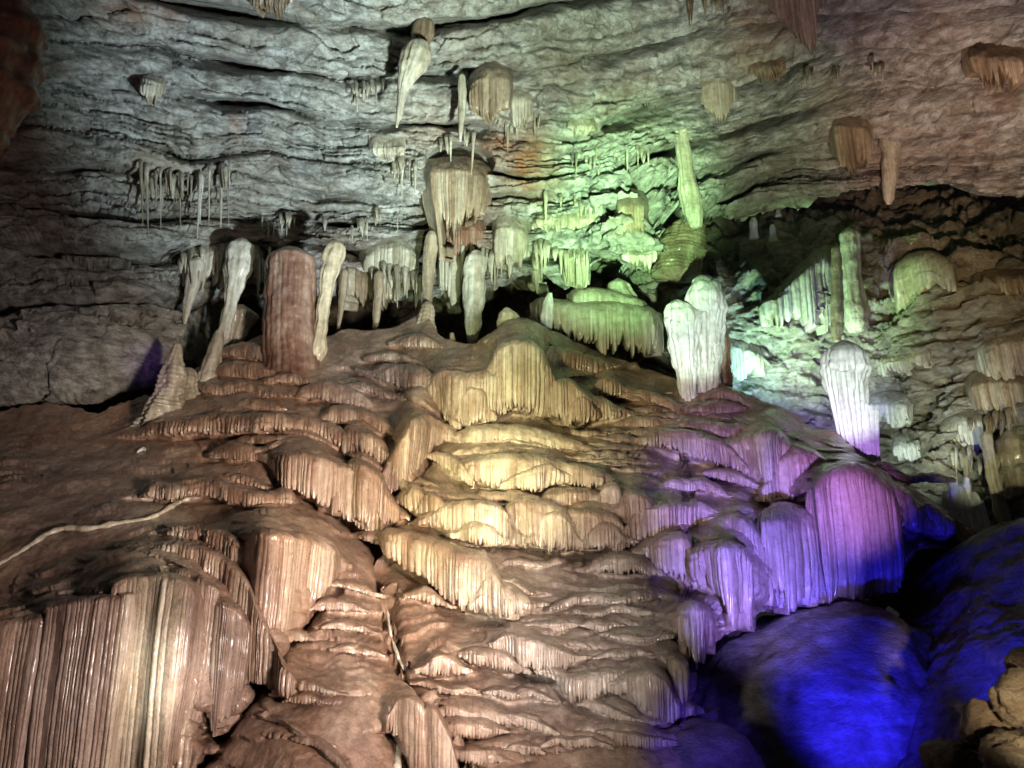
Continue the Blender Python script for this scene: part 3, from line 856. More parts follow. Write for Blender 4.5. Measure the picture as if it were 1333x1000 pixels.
# tiers below the crown
cur([(592, 566, 572, 578), (615, 560, 568, 578), (640, 556, 566, 576), (670, 554, 565, 577), (700, 558, 570, 582), (730, 568, 578, 586), (755, 574, 582, 588)], M_CREAM, amp=0.25)
cur([(585, 590, 598, 604), (610, 584, 594, 602), (640, 580, 590, 598), (665, 578, 588, 596), (690, 580, 590, 598), (712, 588, 596, 604)], M_CREAM, amp=0.3)
cur([(560, 590, 596, 598), (570, 588, 596, 606), (580, 590, 600, 614), (592, 594, 604, 624), (602, 600, 608, 630)], spacing=4)
cur([(592, 602, 606, 612), (602, 598, 606, 624), (615, 596, 606, 632), (630, 594, 606, 637), (650, 590, 604, 640), (670, 590, 604, 641), (690, 592, 606, 641), (712, 594, 608, 637), (730, 600, 612, 634), (748, 604, 616, 636), (765, 606, 618, 640), (782, 610, 620, 642), (790, 618, 624, 638)], M_CREAM, tooth=0.3, tone_bias=-0.15)
cur([(672, 614, 622, 640), (690, 606, 618, 643), (705, 604, 614, 644), (718, 602, 610, 641), (726, 608, 615, 634)], M_CREAM, gap=0.2, spacing=4.5)
cur([(715, 638, 648, 660), (735, 636, 646, 664), (755, 636, 646, 666), (770, 638, 648, 667), (785, 644, 652, 668)], spacing=4.5)
cur([(530, 628, 634, 640), (545, 623, 632, 642), (560, 626, 634, 646), (572, 632, 640, 648)], amp=0.5)
cur([(523, 642, 648, 660), (535, 632, 642, 672), (545, 632, 642, 675), (553, 640, 650, 674)], amp=0.6)
cur([(552, 640, 650, 678), (560, 638, 648, 682), (570, 643, 654, 690), (580, 655, 665, 694)], amp=0.8)
cur([(500, 664, 670, 676), (512, 660, 668, 678), (525, 662, 670, 678)], amp=0.4)
cur([(568, 660, 668, 690), (580, 655, 663, 692), (600, 652, 661, 695), (620, 652, 661, 702), (640, 654, 663, 709), (655, 660, 668, 713), (662, 668, 678, 714), (666, 682, 692, 712)], M_CREAM, gap=0.2, tone_bias=-0.2)
cur([(602, 688, 694, 706), (610, 680, 687, 712), (622, 678, 686, 714), (635, 680, 688, 715), (645, 686, 694, 715), (650, 696, 702, 712)], M_CREAM, gap=0.22, spacing=5)
cur([(663, 653, 664, 710), (675, 648, 660, 714), (690, 646, 660, 718), (702, 648, 664, 719), (715, 653, 668, 720), (730, 658, 672, 722), (742, 666, 680, 722), (748, 680, 690, 718)], M_CREAM, tone_bias=-0.2)
cur([(700, 680, 690, 715), (708, 666, 676, 721), (720, 664, 672, 723), (732, 666, 676, 723), (742, 675, 684, 720)], gap=0.2)
cur([(742, 658, 672, 712), (752, 662, 672, 720), (765, 660, 672, 722), (780, 664, 676, 720), (795, 666, 678, 716), (808, 674, 686, 714), (814, 688, 698, 710)])
cur([(768, 688, 696, 718), (780, 678, 688, 720), (792, 678, 686, 718), (804, 682, 692, 715), (812, 692, 700, 712)], gap=0.2)
cur([(496, 690, 700, 712), (508, 688, 702, 732), (525, 688, 706, 742), (545, 693, 715, 754), (562, 698, 722, 768), (580, 703, 728, 790), (600, 710, 734, 797), (620, 713, 738, 802), (636, 718, 745, 805)], tooth=0.2)
cur([(632, 738, 770, 800), (640, 746, 776, 805), (655, 754, 778, 807), (670, 758, 780, 806), (682, 768, 784, 802), (692, 778, 786, 796)], M_CREAM, tone_bias=-0.1)
cur([(648, 754, 762, 774), (660, 752, 760, 776), (672, 754, 762, 776), (682, 762, 768, 776)], M_CREAM, gap=0.25)
cur([(765, 736, 744, 746), (775, 726, 738, 749), (790, 720, 734, 751), (805, 718, 732, 752), (820, 718, 733, 753), (835, 720, 736, 754), (848, 728, 742, 752)], spacing=4.5, tooth=0.4)
# lower middle
cur([(540, 765, 774, 782), (555, 762, 772, 788), (570, 772, 780, 790), (580, 782, 788, 792)], amp=0.4)
cur([(598, 844, 852, 856), (610, 840, 850, 864), (622, 838, 850, 868), (638, 840, 853, 872), (652, 843, 856, 877), (665, 848, 860, 879), (672, 858, 866, 878)], spacing=4.5)
cur([(660, 820, 830, 858), (670, 822, 832, 868), (680, 824, 836, 877), (695, 828, 840, 879), (710, 830, 842, 882), (725, 834, 848, 879), (738, 840, 854, 872), (744, 848, 856, 866)], spacing=4.5)
cur([(712, 866, 876, 884), (725, 866, 880, 900), (738, 870, 885, 912), (752, 872, 886, 920), (765, 872, 886, 920), (778, 870, 884, 910), (792, 866, 880, 906), (806, 868, 880, 904), (818, 864, 876, 890)], tooth=0.3)
cur([(804, 874, 890, 906), (815, 868, 884, 912), (828, 866, 882, 920), (840, 864, 880, 935), (852, 866, 882, 945), (862, 870, 888, 947), (872, 878, 900, 946), (878, 895, 915, 940)], tooth=0.2)
cur([(866, 848, 862, 880), (876, 848, 862, 910), (884, 848, 862, 930), (892, 853, 868, 933), (898, 865, 880, 925)], ext=False, spacing=7, tooth=0.35)
cur([(880, 788, 802, 830), (890, 783, 798, 860), (900, 780, 796, 880), (910, 783, 798, 892), (918, 788, 802, 882), (926, 793, 808, 866), (932, 805, 820, 868)], ext=False, spacing=7, tooth=0.4)
cur([(790, 818, 826, 831), (810, 820, 829, 836), (830, 824, 832, 840), (850, 824, 832, 838), (868, 820, 828, 833)], spacing=4)
cur([(765, 804, 812, 818), (775, 804, 814, 824), (788, 804, 815, 825), (800, 806, 812, 818)], spacing=4)
cur([(695, 806, 815, 820), (705, 804, 816, 828), (718, 804, 816, 829), (730, 804, 815, 827), (740, 808, 812, 820)], spacing=4)
cur([(735, 833, 840, 843), (748, 832, 841, 848), (760, 833, 840, 845)], spacing=4)
cur([(760, 906, 916, 922), (785, 908, 920, 932), (805, 916, 928, 940), (825, 923, 935, 944), (845, 928, 940, 946), (860, 930, 938, 944)], spacing=4)
cur([(580, 933, 942, 952), (595, 928, 945, 962), (615, 930, 947, 963), (635, 932, 948, 962), (648, 938, 948, 957)], spacing=4)
cur([(590, 966, 980, 990), (615, 964, 982, 997), (640, 966, 986, 998), (655, 975, 988, 995)], spacing=4)
cur([(668, 963, 972, 978), (682, 962, 974, 985), (698, 966, 974, 983)], spacing=4)
cur([(572, 903, 918, 930), (590, 902, 925, 940), (610, 903, 928, 940), (630, 908, 930, 940), (650, 913, 935, 946), (662, 922, 935, 945)], amp=0.5)
cur([(660, 923, 932, 940), (680, 924, 936, 948), (700, 930, 942, 954), (715, 940, 948, 958)], spacing=4)
cur([(793, 943, 952, 960), (805, 942, 955, 972), (825, 944, 960, 975), (850, 946, 962, 976), (866, 955, 964, 972)], spacing=4.5)
cur([(556, 858, 866, 880), (565, 848, 858, 885), (578, 847, 856, 885), (592, 851, 860, 883), (600, 860, 868, 880)], amp=0.2)
cur([(553, 880, 888, 895), (570, 884, 894, 904), (590, 888, 898, 906), (610, 888, 896, 904)], amp=0.3)
# right flank -------------------------------------------------------
cur([(890, 546, 553, 566), (905, 548, 556, 568), (925, 550, 558, 572), (945, 551, 560, 576), (955, 554, 565, 580), (970, 551, 560, 575), (985, 550, 556, 566)], M_FLOWP, spacing=4.5)
cur([(856, 556, 566, 586), (870, 558, 568, 593), (890, 560, 570, 598), (910, 564, 574, 605), (930, 570, 580, 613), (945, 576, 586, 617), (955, 582, 592, 620)], M_FLOWP, spacing=4.5, tooth=0.35)
cur([(938, 574, 585, 608), (955, 571, 582, 612), (970, 568, 579, 624), (985, 563, 576, 645), (998, 558, 573, 655), (1010, 558, 574, 657), (1020, 564, 580, 656), (1028, 575, 592, 650)], M_FLOWP, tone_bias=0.15)
cur([(925, 612, 618, 622), (945, 610, 618, 628), (965, 616, 624, 634), (978, 624, 630, 636)], M_FLOWP, spacing=4)
cur([(1016, 594, 608, 657), (1024, 583, 600, 660), (1036, 578, 598, 660), (1050, 583, 600, 658), (1065, 588, 608, 654), (1080, 600, 620, 650)], M_FLOWP, tone_bias=0.1, spacing=6)
cur([(985, 670, 690, 720), (995, 665, 690, 770), (1005, 661, 690, 790), (1015, 659, 690, 812), (1030, 657, 692, 815), (1045, 658, 695, 810), (1057, 662, 695, 806), (1066, 670, 690, 790)], ext=False, spacing=6.5, tooth=0.3, tone_bias=0.1)
cur([(1050, 638, 655, 790), (1062, 622, 640, 806), (1080, 608, 630, 800), (1100, 602, 625, 795), (1120, 604, 628, 792), (1140, 612, 638, 786), (1155, 622, 648, 780), (1168, 636, 658, 768), (1178, 652, 668, 740)], M_FLOWP, spacing=7, tooth=0.08, amp=1.15)
cur([(1160, 628, 645, 690), (1172, 630, 650, 700), (1184, 637, 658, 706), (1194, 647, 668, 703), (1202, 660, 676, 695)], M_FLOWP, spacing=7, gap=0.3, tooth=0.3)
cur([(1196, 655, 668, 690), (1208, 652, 664, 700), (1222, 660, 672, 704), (1238, 672, 684, 705)], M_FLOWP, spacing=6, tooth=0.4)
cur([(945, 666, 680, 715), (957, 666, 680, 740), (968, 670, 685, 770), (980, 678, 695, 780), (990, 688, 705, 785)], M_FLOWP, spacing=6.5)
cur([(893, 720, 738, 768), (905, 710, 726, 775), (918, 706, 720, 785), (930, 704, 718, 800), (942, 704, 718, 836), (955, 706, 720, 838), (966, 710, 724, 832), (977, 718, 735, 848), (984, 740, 760, 830)], ext=False, spacing=7.5, tooth=0.42, gap=0.3, tone_bias=0.15)
cur([(842, 700, 712, 735), (852, 698, 710, 748), (865, 696, 708, 755), (878, 693, 706, 760), (890, 694, 708, 766), (900, 702, 716, 768)], tooth=0.3)
cur([(826, 666, 674, 716), (835, 660, 668, 712), (845, 658, 666, 709), (860, 656, 664, 706), (880, 654, 664, 697), (900, 654, 664, 687), (918, 653, 663, 681), (925, 660, 668, 678)], M_FLOWP, spacing=5, tooth=0.2)
cur([(808, 648, 660, 690), (814, 638, 650, 712), (822, 636, 648, 716), (832, 638, 650, 712), (842, 642, 652, 704), (850, 648, 656, 690)])
cur([(784, 633, 642, 670), (790, 628, 640, 676), (800, 626, 640, 684), (808, 632, 645, 684)])
# small scaly lips on the upper right of the cascade
for i in range(34):
    x = 760 + 130 * random.random(); y = 560 + 85 * random.random()
    if x > 840 and y > 585:
        continue
    w = 10 + 14 * random.random(); h = 3 + 3 * random.random()
    cur([(x - w, y - 1, y + 1, y + 2), (x - w * 0.5, y - 3, y, y + h), (x, y - 4, y, y + h + 1), (x + w * 0.5, y - 3, y + 1, y + h + 1), (x + w, y, y + 2, y + 3)], spacing=4, gap=0.06, minrows=6, amp=0.6, tooth=0.4)
for i in range(26):
    x = 820 + 150 * random.random(); y = 505 + 0.28 * (x - 820) + 45 * random.random()
    w = 10 + 14 * random.random(); h = 3 + 3 * random.random()
    cur([(x - w, y - 1, y + 1, y + 2), (x - w * 0.5, y - 3, y, y + h), (x, y - 4, y, y + h + 1), (x + w * 0.5, y - 3, y + 1, y + h + 1), (x + w, y, y + 2, y + 3)], spacing=4, gap=0.06, minrows=6, amp=0.6, tooth=0.4)


# further low tiers wherever the traced ones leave the slope bare
COV = np.zeros((1000, 1300))


def cover(st, val=True):
    a = np.array(st, float)
    for x in range(int(max(0, a[0, 0])), int(min(1299, a[-1, 0]))):
        y0 = int(np.interp(x, a[:, 0], a[:, 2])) - 3; y1 = int(np.interp(x, a[:, 0], a[:, 3])) + 4
        if y1 > 0 and y0 < 1000:
            COV[max(0, y0):min(1000, y1), x] = 1


for st, mat, k in PENDING:
    cover(st)
made = 0
for i in range(1400):
    x = 200 + 1000 * random.random(); y = 470 + 525 * random.random()
    mid = 560 < x < 900 and 555 < y and (y < 730 or random.random() < 0.35)
    if not (mid or (860 < x < 1180 and 545 < y < 640) or (270 < x < 480 and 500 < y < 700 and random.random() < 0.5)):
        continue
    if x > 860 and y > 640 or (x > 1000 and y < 560 + 0.35 * (x - 1000)):
        continue
    w = 30 + 60 * random.random() ** 1.5; h = 5 + 11 * random.random()
    sl = 0.22 * (random.random() - 0.4) * (1 if x < 800 else 1.3)
    bx0, bx1, by0, by1 = int(x - w), int(x + w), int(y - 3), int(y + h + 3)
    if bx1 > 1290 or by1 > 998 or COV[by0:by1, bx0:bx1].mean() > 0.2:
        continue
    st = []
    nst = 9
    for j in range(nst):
        q = -1 + 2 * j / (nst - 1)
        yy = y + sl * q * w + 0.3 * h * q * q + 4.0 * math.sin(q * 5 + y) * (w / 60) + 2.0 * (random.random() - 0.5)
        hh = h * (0.75 + 0.5 * random.random()) * (1 - 0.35 * q * q)
        st.append((x + q * w, yy - 4 - 0.5 * h, yy, yy + hh))
    cover(st)
    cur(st, spacing=4 + 1.5 * random.random(), tooth=0.3, amp=0.9)
    made += 1
    if made > 70:
        break

PALE = [(203, 900, 40, 230, 1.0), (680, 500, 42, 60, 0.8), (665, 566, 80, 22, 0.9), (660, 615, 90, 34, 0.6), (625, 690, 60, 30, 0.6), (700, 690, 50, 30, 0.45), (645, 780, 50, 34, 0.5), (1020, 565, 45, 30, 0.6), (605, 530, 40, 30, 0.4), (1000, 640, 25, 30, 0.35), (940, 760, 40, 60, 0.3), (545, 590, 16, 50, 0.35)]  # calcite streaks, plus pale paint where the central crown and tiers are lit
GREY = [(90, 900, 70, 200, 0.5), (300, 860, 60, 120, 0.3), (760, 830, 150, 150, 0.85), (850, 620, 90, 60, 0.75), (1050, 720, 150, 120, 0.8), (100, 640, 130, 60, 0.5), (480, 500, 60, 40, 0.6), (1000, 540, 60, 30, 0.5), (450, 860, 40, 200, 0.25)]


def field(lst, px, py):
    v = np.zeros(np.shape(px))
    for x, y, rx, ry, a in lst:
        v = np.maximum(v, a * np.exp(-((px - x) / rx) ** 4 - ((py - y) / ry) ** 4))
    return np.clip(v, 0, 1)


class Raster:
    """how far the terraces stand out of the plain slope"""
    def __init__(self):
        self.s = 2.0; self.x0 = -300.0; self.y0 = 380.0
        self.A = np.zeros((int(840 / self.s), int(1600 / self.s)))

    def blur(self, sx, sy):
        for r in range(self.A.shape[0]):
            if self.A[r].any():
                self.A[r] = gsm(self.A[r], sx)
        for c in range(self.A.shape[1]):
            self.A[:, c] = gsm(self.A[:, c], sy)

    def __call__(self, px, py):
        fx = np.clip((np.asarray(px, float) - self.x0) / self.s, 0, self.A.shape[1] - 1.001)
        fy = np.clip((np.asarray(py, float) - self.y0) / self.s, 0, self.A.shape[0] - 1.001)
        i = fx.astype(int); j = fy.astype(int); u = fx - i; v = fy - j
        A = self.A
        return (A[j, i] * (1 - u) + A[j, i + 1] * u) * (1 - v) + (A[j + 1, i] * (1 - u) + A[j + 1, i + 1] * u) * v


# where a curtain hangs the slope behind it is close to plumb
extra = []
for st, mat, k in PENDING:
    a = np.array(st, float)
    hgt = a[:, 3] - a[:, 2]
    if hgt.max() < 22 or k.get('gap', 0.12) > 0.15:
        continue
    for f in (0.3, 0.7):
        x = a[0, 0] + f * (a[-1, 0] - a[0, 0])
        yl, yf = np.interp(x, a[:, 0], a[:, 2]), np.interp(x, a[:, 0], a[:, 3])
        yf = min(yf, 1085)
        if yf - yl < 18:
            continue
        ym = D_MOUND(x, yl + 0.55 * (yf - yl)); dl = 0.0022 * (yf - yl)
        extra += [(x, yl + 1, float(ym) + dl), (x, yf - 1, float(ym) - dl)]
D_MOUND = Depth(MOUND_PTS + extra, 6e-3)
OFF = Raster(); CUT = Raster()
for st, mat, k in PENDING:
    a = np.array(st, float)
    x0, x1 = a[0, 0], a[-1, 0]
    cxs = np.arange(x0, x1 + 0.1, OFF.s)
    yb, yl, yf = (np.interp(cxs, a[:, 0], a[:, j]) for j in (1, 2, 3))
    u = (cxs - x0) / (x1 - x0)
    e = smooth(np.minimum(u, 1 - u) / 0.12)
    Yl = gsm(D_MOUND(cxs, yf), 3) - k.get('gap', 0.12)
    yy = OFF.y0 + np.arange(OFF.A.shape[0]) * OFF.s
    side = np.arange(1, 13) * OFF.s
    cols_ = [(cx, i, 1.0) for i, cx in enumerate(cxs)]
    for d in side:
        f = float(smooth(1 - d / 26.0))
        cols_ += [(cxs[0] - d, 0, f), (cxs[-1] + d, len(cxs) - 1, f)]
    for cx, i, fe in cols_:
        c = int(round((cx - OFF.x0) / OFF.s))
        if c < 0 or c >= OFF.A.shape[1]:
            continue
        pr = max(0.0, D_MOUND(cx, yl[i]) - Yl[i])
        h = np.clip(14 + 45 * pr, 14, 75)
        up = (pr - 0.10) * smooth(1 - (yl[i] - yy) / h) ** 1.0
        sk = D_MOUND(np.full_like(yy, cx), yy) - Yl[i] - 0.24
        big = float(np.clip((yf[i] - yl[i]) / 40, 0.15, 1))
        v = np.where(yy <= yl[i], up, np.where(yy < yf[i] - 4 * big, sk, 0.0))
        v = np.clip(v, 0, None) * fe
        cut = np.where(yy >= yf[i] - 4 * big, 0.8 * big * np.exp(-((yy - yf[i]) / (4 + 6 * big)) ** 2), 0) * fe
        CUT.A[:, c] = np.maximum(CUT.A[:, c], cut)
        OFF.A[:, c] = np.maximum(OFF.A[:, c], v)
OFF.blur(3.0, 1.0); CUT.blur(2.0, 0.6)
OFF.A = OFF.A - CUT.A


def D_BODY(px, py):
    return D_MOUND(px, py) - OFF(px, py)


def build_body():
    xs = np.concatenate([np.linspace(-280, -8, 80), np.linspace(-6, 1200, 800), np.linspace(1202, 1270, 40)])
    nc = len(xs); nr = 440
    top = gsm(np.interp(xs, *np.array(RIDGE, float).T), 4)
    top = top + np.where(xs < 200, 6 * noise3(xs * 0.03, 4.0, 2.0) + 3 * noise3(xs * 0.11, 4.0, 7.0), 0)
    low = gsm(np.interp(xs, *np.array(FOOT, float).T), 2)
    v = np.linspace(0, 1, nr)[:, None]
    PX = np.repeat(xs[None], nr, 0)
    PY = top[None] + (low - top)[None] * v
    base = P(PX, PY, D_BODY(PX, PY))
    N = grid_normals(base)
    X, Y, Z = base[..., 0], base[..., 1], base[..., 2]
    d = 0.10 * fbm(X * 0.5, Y * 0.5, Z * 0.5, 3) + 0.03 * fbm(X * 2.2, Y * 2.2, Z * 2.2, 3) + rip(X, Y, Z)
    steep = smooth((0.62 - np.abs(N[..., 2])) / 0.3)
    fw = X * 10.5 + 0.8 * noise3(X * 2.5, 0.0, Z * 0.4) + 0.5 * noise3(X * 7, 1.0, Z * 0.5)
    ff = fw - np.floor(fw)
    d = d + steep * 0.05 * (np.sqrt(np.clip(1 - (2 * ff - 1) ** 2, 0, 1)) - 0.5)
    # the dry gully between the left lobe and the central cascade
    gp = np.array([(570, 560), (545, 600), (515, 650), (492, 695), (505, 760), (512, 830), (530, 880), (560, 900), (585, 940), (600, 1010), (605, 1180)], float)
    gx = np.interp(PY, gp[:, 1], gp[:, 0])
    gd = np.exp(-((PX - gx) / 9) ** 2) * smooth((PY - 560) / 40)
    d = d - 0.35 * gd
    G = base + N * d[..., None]
    n = 10
    tb = np.linspace(1, 0, n + 1)[:-1, None]
    r = np.repeat(G[0][None], n, 0).copy()
    r[..., 1] += tb * 3.5; r[..., 2] -= tb ** 1.3 * 1.5
    G = np.concatenate([r, G], 0)
    m = 10
    tb = np.linspace(0, 1, m + 1)[1:, None]
    r = np.repeat(G[-1][None], m, 0).copy()
    r[..., 1] += tb * 3.0; r[..., 2] += 0.4 * np.sin(tb * 2)
    G = np.concatenate([G, r], 0)
    X, Y, Z = G[..., 0], G[..., 1], G[..., 2]
    tone = 0.42 + 0.12 * fbm(X * 1.5, Y * 1.5, Z * 0.4, 3)
    PX2 = np.concatenate([np.repeat(PX[:1], n, 0), PX, np.repeat(PX[-1:], m, 0)]); PY2 = np.concatenate([np.repeat(PY[:1], n, 0), PY, np.repeat(PY[-1:], m, 0)])
    pp, gg = fields(PX2, PY2)
    mesh_obj('flow_body', G.reshape(-1, 3), grid_quads(*G.shape[:2]), M_FLOW, mound, {'tone': tone.ravel(), 'pale': pp.ravel(), 'grey': gg.ravel()})




build_body()
for st, mat, k in PENDING:
    curtain('curtain', st, D_MOUND, mat, mound, **k)


# white calcite veins, and one light-catching lip painted cream, over the mound
def vein(pts, r0, r1):
    a = np.array(pts, float)
    d = np.hypot(*np.diff(a, axis=0).T); s = np.concatenate([[0], np.cumsum(d)])
    n = int(s[-1] / 2.5)
    u = np.linspace(0, s[-1], n)
    x = gsm(np.interp(u, s, a[:, 0]), 3) + 1.6 * noise3(u * 0.12, 5.0, 1.0); y = gsm(np.interp(u, s, a[:, 1]), 3)
    c = P(x, y, D_BODY(x, y) - 0.015)
    tang = np.gradient(c, axis=0); tang /= np.linalg.norm(tang, axis=1)[:, None]
    k = 8
    rr = (r0 + (r1 - r0) * np.linspace(0, 1, n)) * (0.7 + 0.9 * noise3(u * 0.06, 3, 3)) * smooth(np.minimum(u, u[-1] - u) / 12 + 0.05)
    up = np.array([0, -0.8, 0.6])
    b1 = np.cross(tang, up); b1 /= np.linalg.norm(b1, axis=1)[:, None]
    b2 = np.cross(b1, tang)
    th = np.arange(k) / k * 2 * np.pi
    G = c[:, None] + rr[:, None, None] * (np.cos(th)[None, :, None] * b1[:, None] + np.sin(th)[None, :, None] * b2[:, None] * 0.8)
    o = mesh_obj('vein_or_lit_lip', G.reshape(-1, 3), grid_quads(n, k, True), M_CREAM, mound, {'tone': np.full(n * k, 0.8)})
    o['label'] = 'thin cream calcite vein or painted lit lip'


vein([(-60, 765), (0, 735), (31, 718), (61, 694), (88, 686), (112, 689), (150, 682), (190, 677), (215, 665), (235, 652), (253, 647)], 0.085, 0.06)  # light-catching top edge of the front flow, painted as a cream strip
vein([(484, 878), (495, 899), (508, 919), (513, 948), (518, 979), (516, 1010)], 0.02, 0.07)
vein([(504, 790), (505, 805), (509, 828), (516, 849), (527, 876)], 0.025, 0.03)


# ------------------------------------------------------------------ columns, stalagmites and stalactites
def column(name, pts, Y, mat, parent=None, flutes=9, famp=0.18, knob=0.10, rib=0.0, k=48, dens=0.7, tone_bias=0.0, squash=0.85, part=False, lump=0.14, wave=0.16):
    """pts: (x, y, half width) down the axis in photo pixels at distance Y (number or one per point)"""
    CID[0] += 1
    seed = CID[0] * 2.3
    a = np.array(pts, float)
    Ys = np.full(len(a), Y, float) if np.ndim(Y) == 0 else np.array(Y, float)
    s = np.concatenate([[0], np.cumsum(np.hypot(np.diff(a[:, 0]), np.diff(a[:, 1])))])
    n = int(max(16, s[-1] * dens))
    u = np.linspace(0, s[-1], n)
    sm = min(3.0, n / len(a) * 0.3)
    x = gsm(np.interp(u, s, a[:, 0]), sm); y = np.interp(u, s, a[:, 1]); h = gsm(np.interp(u, s, a[:, 2]), sm * 0.6); YY = np.interp(u, s, Ys)
    amp_ = np.sqrt(np.clip(h, 0.5, 40)) * 0.35
    x = x + amp_ * noise3(u * 0.05, seed, 1.0)
    h = h * (1 + wave * noise3(u * 0.07, seed, 5.0))
    c = P(x, y, YY)
    R = h * MPP(y, YY)
    # round the two ends
    R = R * np.sqrt(np.clip(u / (a[0, 2] + 0.01) if a[0, 2] > 1 else np.ones(n), 0.0, 1)) if a[0, 2] > 3 else R
    th = np.arange(k) / k * 2 * np.pi
    TH = th[None]; U = (u * MPP(y, YY))[:, None]
    fp = flutes * TH / (2 * np.pi) + 0.35 * noise3(np.cos(TH) * 1.5, np.sin(TH) * 1.5, seed + 0 * U) + 0.12 * noise3(np.cos(TH) * 2, np.sin(TH) * 2, U * 1.5 + seed)
    fid = np.floor(fp).astype(int); f = fp - fid
    semi = np.sqrt(np.clip(1 - (2 * f - 1) ** 2, 0, 1)) - 0.6
    rad = R[:, None] * (1 + famp * semi * smooth(U / (U.max() * 0.25 + 1e-6)) * (0.6 + 0.8 * hash1(fid % flutes, CID[0])))
    rad = rad * (1 + knob * fbm(np.cos(TH) * 2.2, np.sin(TH) * 2.2, U * 3.0 + seed, 3) + lump * noise3(np.cos(TH) * 1.2, np.sin(TH) * 1.2, U * 1.2 + seed))
    if rib:
        w = U / (0.10) + 0.5 * noise3(np.cos(TH), np.sin(TH), U * 2 + seed)
        ff = w - np.floor(w)
        rad = rad * (1 + rib * (np.sqrt(np.clip(1 - (2 * ff - 1) ** 2, 0, 1)) - 0.5))
    G = np.stack([c[:, None, 0] + rad * np.cos(TH), c[:, None, 1] + rad * np.sin(TH) * squash, np.repeat(c[:, None, 2], k, 1)], -1)
    tone = np.clip(0.5 + 0.5 * (hash1(fid % flutes + 9, CID[0]) - 0.5) + 0.2 * noise3(np.cos(TH) * 2, U * 2, seed) + tone_bias, 0, 1) + 0 * rad
    V = np.concatenate([G.reshape(-1, 3), c[:1] + [[0, 0, 0.2 * R[0]]], c[-1:] - [[0, 0, 0.2 * R[-1]]]])
    q = grid_quads(n, k, True)
    j = np.arange(k); j2 = (j + 1) % k
    t1 = np.stack([np.full(k, n * k), j2, j], 1)
    t2 = np.stack([np.full(k, n * k + 1), (n - 1) * k + j, (n - 1) * k + j2], 1)
    tt = np.concatenate([tone.ravel(), [0.5, 0.5]])
    return mesh_obj(name, V, q, mat, parent, {'tone': tt, 'stain': np.zeros(len(tt))}, np.concatenate([t1, t2]))


def hang(name, label, cat, st, mat, D=D_WALL, prot=0.35, group=None, **k):
    k.setdefault('ends', 0.16); k.setdefault('sink', 0.2); k.setdefault('bulge', 0.25)
    st = [(x, yb - 12, yl + 1, yf) for (x, yb, yl, yf) in st]
    o = curtain(name, st, D, mat, None, prot=prot, **k)
    return tag(o, label, cat, group)


def stal(name, label, cat, pts, Y, mat, group=None, **k):
    return tag(column(name, pts, Y, mat, **k), label, cat, group)


# --- hanging from the wall
hang('drapery', 'broad brown fan-shaped drapery hanging below the dark arch in mid wall', 'drapery',
     [(548, 228, 238, 300), (553, 222, 231, 395), (560, 219, 227, 415), (567, 218, 226, 340), (578, 217, 225, 320), (595, 216, 224, 345), (610, 217, 226, 300), (625, 221, 232, 290), (636, 228, 240, 312), (642, 238, 250, 270)], M_BROWN, prot=0.5, tooth=0.35, spacing=4, tone_bias=0.1, conv=0.30)
stal('stalactite', 'grey club-shaped stalactite with a thin stem near the top of the wall', 'stalactite', [(545, 50, 6), (544, 58, 16), (541, 72, 19), (536, 88, 16), (529, 104, 10), (524, 118, 6), (520, 145, 4), (516, 166, 1.2)], 17.6, M_PALE, flutes=16, famp=0.3, squash=0.6)
stal('stalactite', 'dark purple-grey nub just above the club-shaped stalactite', 'stalactite', [(550, 22, 8), (552, 32, 13), (551, 46, 14), (549, 60, 8)], 17.9, M_BROWN, flutes=9, famp=0.15, squash=0.6, tone_bias=-0.3)
stal('stalactite', 'thin grey rod stalactite left of the brown ribbed drapery', 'stalactite', [(601, 96, 4), (602, 120, 5), (601, 150, 4.5), (599, 184, 1.5)], 18.2, M_PALE, flutes=5)
hang('drapery', 'brown ribbed drapery right of the thin grey rod stalactite', 'drapery', [(608, 118, 128, 162), (618, 100, 110, 172), (633, 92, 102, 178), (648, 90, 100, 172), (660, 95, 106, 162), (670, 108, 118, 150)], M_BROWN, prot=0.5, tooth=0.4)
hang('drapery', 'pale thin drapery on the rust patch right of the ribbed drapery', 'drapery', [(660, 128, 136, 170), (672, 124, 132, 186), (685, 124, 132, 178), (698, 130, 138, 168)], M_PALE, prot=0.3, tooth=0.4)
stal('column', 'slender green-lit column standing at the dark fissure of the right wall', 'column', [(884, 138, 6), (886, 160, 9), (890, 200, 9.5), (895, 235, 10), (898, 250, 12), (901, 268, 12), (905, 286, 10), (906, 296, 6)], 20.0, M_PALE, flutes=8, rib=0.05, knob=0.10)
stal('stalagmite', 'ribbed yellow stalagmite under the slender green column', 'stalagmite', [(896, 280, 14), (895, 292, 20), (890, 312, 28), (884, 335, 30), (880, 360, 30)], 22.0, M_BROWN, flutes=9, rib=0.10, knob=0.1)
hang('drapery', 'big brown fluted drapery hanging from the ceiling at the top right', 'drapery', [(972, -70, -50, 20), (985, -75, -55, 30), (1000, -78, -58, 48), (1015, -80, -60, 66), (1028, -80, -60, 84), (1038, -80, -60, 96), (1050, -78, -58, 70), (1062, -75, -55, 50), (1075, -70, -50, 22)], M_BROWN, prot=0.9, tooth=0.12, spacing=6)
hang('stalactite_fringe', 'short rusty stalactite fringe under the brown ceiling drapery', 'stalactites', [(968, 84, 90, 106), (985, 82, 88, 108), (1000, 80, 87, 104), (1018, 80, 86, 100), (1030, 80, 86, 94)], M_BROWN, prot=0.25, tooth=0.6)
